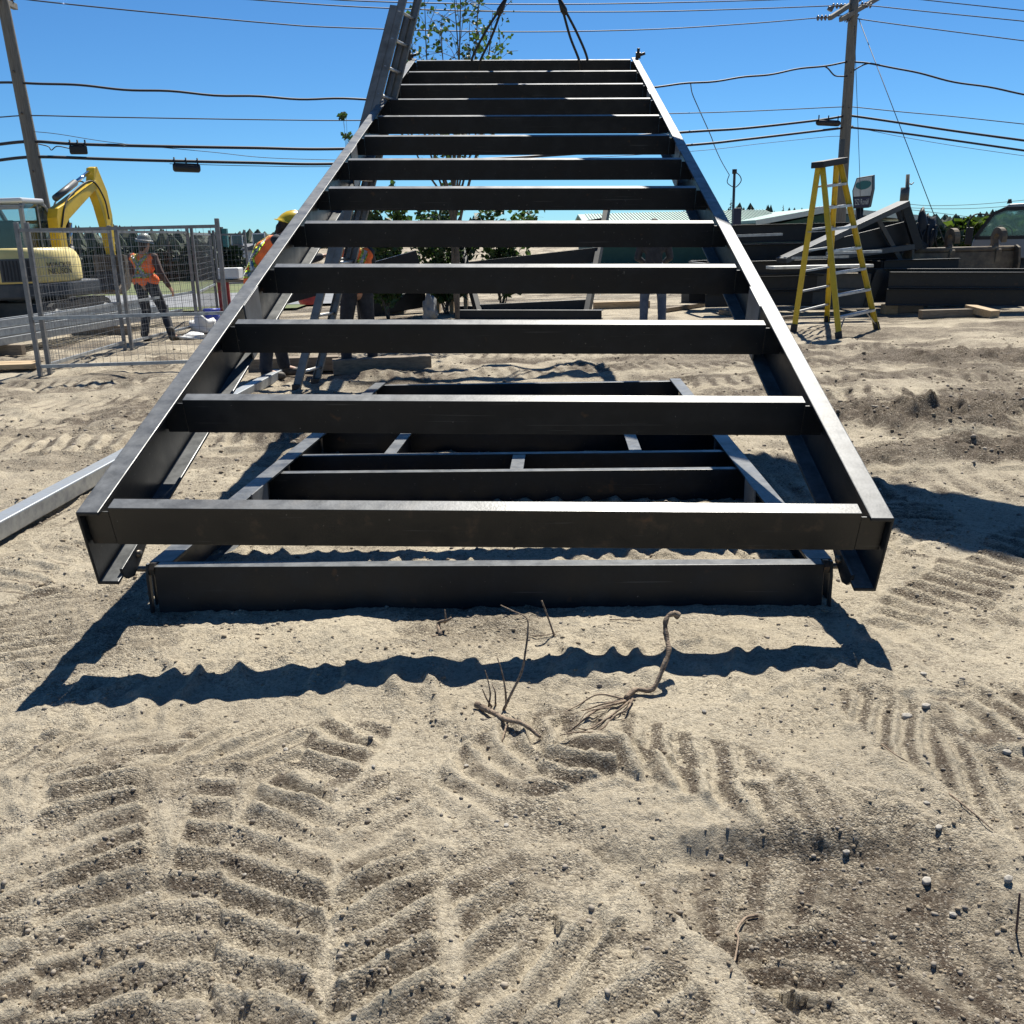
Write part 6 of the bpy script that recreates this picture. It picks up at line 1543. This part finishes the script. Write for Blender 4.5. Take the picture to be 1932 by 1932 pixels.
strand([fb_, at(925, 1310, fb_.y), at(921, 1285, fb_.y + .02), at(915, 1264, fb_.y + .03)], .007, r2)
strand([gpt(928, 1334), at(918, 1318, fb_.y), at(910, 1300, fb_.y)], .008, r2); strand([gpt(935, 1332), at(934, 1305, fb_.y), at(928, 1290, fb_.y + .02)], .007, r2)
st = thing('dry_stick', 'thin straight stick standing in the sand before the lower frame', 'stick', gpt(1048, 1200))
fb_ = gpt(1046, 1200); strand([fb_, at(1034, 1165, fb_.y + .02), at(1022, 1133, fb_.y + .04)], .008, st, taper=.2); strand([gpt(1005, 1199, .005), gpt(1030, 1202, .008), gpt(1055, 1196, .006)], .006, st, 'side_twig')
s2 = thing('root_knot', 'small forked root stub sticking up left of the long stems', 'root', gpt(835, 1200))
fb_ = gpt(832, 1202); strand([fb_, gpt(828, 1190, .03), at(845, 1170, fb_.y + .03), at(852, 1165, fb_.y + .03)], .018, s2, 'root_stem'); strand([gpt(840, 1188, .03), at(841, 1168, fb_.y + .05), at(839, 1150, fb_.y + .06)], .011, s2); strand([gpt(826, 1200), gpt(815, 1205, .004)], .008, s2)
def twig(lab, pts, r0_, name='twig'):
    P_ = cr([gpt(px, py, .006 + .004 * (i % 2)) for i, (px, py) in enumerate(pts)], 5); mb = MB(); mb.tube(P_, [.6 * r0_ * (1 - .5 * i / len(P_)) for i in range(len(P_))], 6)
    return single(mb, name, M['root'], lab, 'twig')
twig('dark curled twig lying on the gravelly sand at the lower right', [(1430, 1730), (1405, 1738), (1388, 1760), (1392, 1790), (1386, 1815), (1378, 1840)], .006)
twig('long thin straight twig on the ruts at the right', [(1790, 1505), (1830, 1540), (1872, 1572)], .005)
twig('short twig below the tyre print', [(1663, 1405), (1690, 1432), (1712, 1440)], .004)
twig('small twig lying on the sand below the boot of the root', [(1150, 1172), (1185, 1176), (1215, 1177)], .004)
fb_ = gpt(1917, 1762); mb = MB(); mb.tube(cr([fb_, at(1921, 1720, fb_.y), at(1924, 1685, fb_.y + .01)]), .0025, 6); single(mb, 'reddish_stem', M['brownshirt'], 'dark reddish upright stem at the right edge of the sand', 'stem')

def rock(r_, seed, sub=1, sq=(1, .8, .6)):
    bm = bmesh.new(); bmesh.ops.create_icosphere(bm, subdivisions=sub, radius=r_); rr = random.Random(seed)
    for v in bm.verts:
        v.co = Vector((v.co.x * sq[0], v.co.y * sq[1], v.co.z * sq[2])) * rr.uniform(.78, 1.18)
    vs = [v.co.copy() for v in bm.verts]; fs = [tuple(v.index for v in f.verts) for f in bm.faces]; bm.free(); return vs, fs
stones = [(1713, 1335, 14, 'pale egg-shaped stone upper right, largest of the pair beside the tyre print'), (1747, 1331, 11, 'rounder stone beside the egg-shaped one right of the tyre print'), (1741, 1280, 8, 'white stone high at the right, above the pair of stones'), (1329, 1343, 8, 'flat white shell-like stone right of the long root'),
          (1901, 1413, 10, 'white split stone at the right edge of the ruts'), (1749, 1512, 8, 'white stone beside the long thin twig'), (1771, 1562, 10, 'pale stone below the long thin twig'), (1598, 1592, 9, 'flat white stone at the edge of the dug strip'), (1747, 1672, 14, 'big grey stone standing in the dug strip at the right'),
          (1903, 1657, 12, 'pale stone near the right edge, level with the big grey stone'), (1798, 1730, 9, 'small pale stone below the big grey stone'), (955, 1560, 9, 'grey stone at the tip of the chevron track'), (540, 1415, 9, 'dark egg-shaped stone on the left tracks'), (705, 1450, 6, 'small white stone left of the root stump'),
          (461, 1646, 6, 'white-tipped stone between the two left tracks'), (280, 1680, 9, 'tan stone at the end of the left track bars'), (1484, 1800, 9, 'pale stone beside the dark curled twig'), (1420, 1910, 9, 'rough stone near the bottom edge, right of centre'), (880, 1445, 7, 'grey pebble right of the small white stone'), (1213, 1668, 8, 'grey stone at the foot of the dug edge')]
for k, (px, py, d_, lab) in enumerate(stones):
    p = gpt(px, py); r_ = d_ * (p - C_P).length / FPX * .72
    vs, fs = rock(r_, 500 + k, 1, (1.15, .85, .7)); mb = MB(); a = rng.uniform(0, 6); mb.add([Vector((v.x * math.cos(a) - v.y * math.sin(a), v.x * math.sin(a) + v.y * math.cos(a), v.z)) + p + Vector((0, 0, r_ * .30)) for v in vs], fs, False)
    single(mb, 'stone', M['stone'], lab, 'stone', 'loose stones on the sand', bevel=r_ * .12)

def scatter(name, n_, m, lab, seed, lo, hi, ymin, ymax, soilbias, squash):
    rs = np.random.RandomState(seed)
    yy = ymin * (ymax / ymin) ** (rs.rand(n_ * 3) ** 1.2); xx = (rs.rand(n_ * 3) * 2 - 1) * (0.62 * yy + 0.25)
    hh, so_ = height(xx, yy)
    keep = rs.rand(n_ * 3) < (0.22 + soilbias * so_) * (0.35 + 1.3 * np.clip(fbm(xx, yy, 0.35, 201, 2) + .35, 0, 1))
    xx, yy, hh = xx[keep][:n_], yy[keep][:n_], hh[keep][:n_]
    base_ = [rock(1.0, seed + q, 1, (1.1, .85, squash)) for q in range(8)]
    # 42-vertex icospheres are heavy: use the 12-vertex one for all but the biggest
    small = []
    for q in range(10):
        bm = bmesh.new(); bmesh.ops.create_icosphere(bm, subdivisions=1, radius=1.0); bm.verts.ensure_lookup_table(); r1 = random.Random(seed * 7 + q)
        pts_ = np.array([tuple(Vector((v.co.x * 1.15, v.co.y * .85, v.co.z * squash)) * r1.uniform(.7, 1.25)) for v in bm.verts]); fc = np.array([[v.index for v in f.verts] for f in bm.faces]); bm.free(); small.append((pts_, fc))
    V_, F_ = [], []; off_ = 0
    rad = lo * (hi / lo) ** (rs.rand(len(xx)) ** 3.6)
    rad *= np.clip(yy / 2.4, 1.0, 3.0)
    ang = rs.rand(len(xx)) * 6.283
    for i in range(len(xx)):
        pts_, fc = small[i % 10]; c_, s_ = math.cos(ang[i]), math.sin(ang[i])
        q = np.empty_like(pts_); q[:, 0] = (pts_[:, 0] * c_ - pts_[:, 1] * s_) * rad[i] + xx[i]; q[:, 1] = (pts_[:, 0] * s_ + pts_[:, 1] * c_) * rad[i] + yy[i]; q[:, 2] = pts_[:, 2] * rad[i] + hh[i] + rad[i] * .05 * squash
        V_.append(q); F_.append(fc + off_); off_ += len(pts_)
    V_ = np.concatenate(V_); F_ = np.concatenate(F_)
    me_ = bpy.data.meshes.new(name); me_.vertices.add(len(V_)); me_.vertices.foreach_set('co', V_.astype(np.float32).ravel()); me_.loops.add(F_.size); me_.loops.foreach_set('vertex_index', F_.astype(np.int32).ravel())
    me_.polygons.add(len(F_)); me_.polygons.foreach_set('loop_start', np.arange(0, F_.size, 3, dtype=np.int32)); me_.polygons.foreach_set('loop_total', np.full(len(F_), 3, dtype=np.int32)); me_.update(); me_.validate(); me_.materials.append(m)
    o = bpy.data.objects.new(name, me_); COL.objects.link(o); tag(o, lab, kind='stuff'); return o
scatter('pebbles', 13000, M['peb'], 'mixed small pebbles strewn over the sand', 5, .0012, .0085, 1.25, 9.0, .7, .7)
scatter('dirt_clods', 22000, M['clod'], 'dry crumbs of earth strewn over the ruts', 9, .0013, .0072, 1.25, 14.0, 1.3, .8)
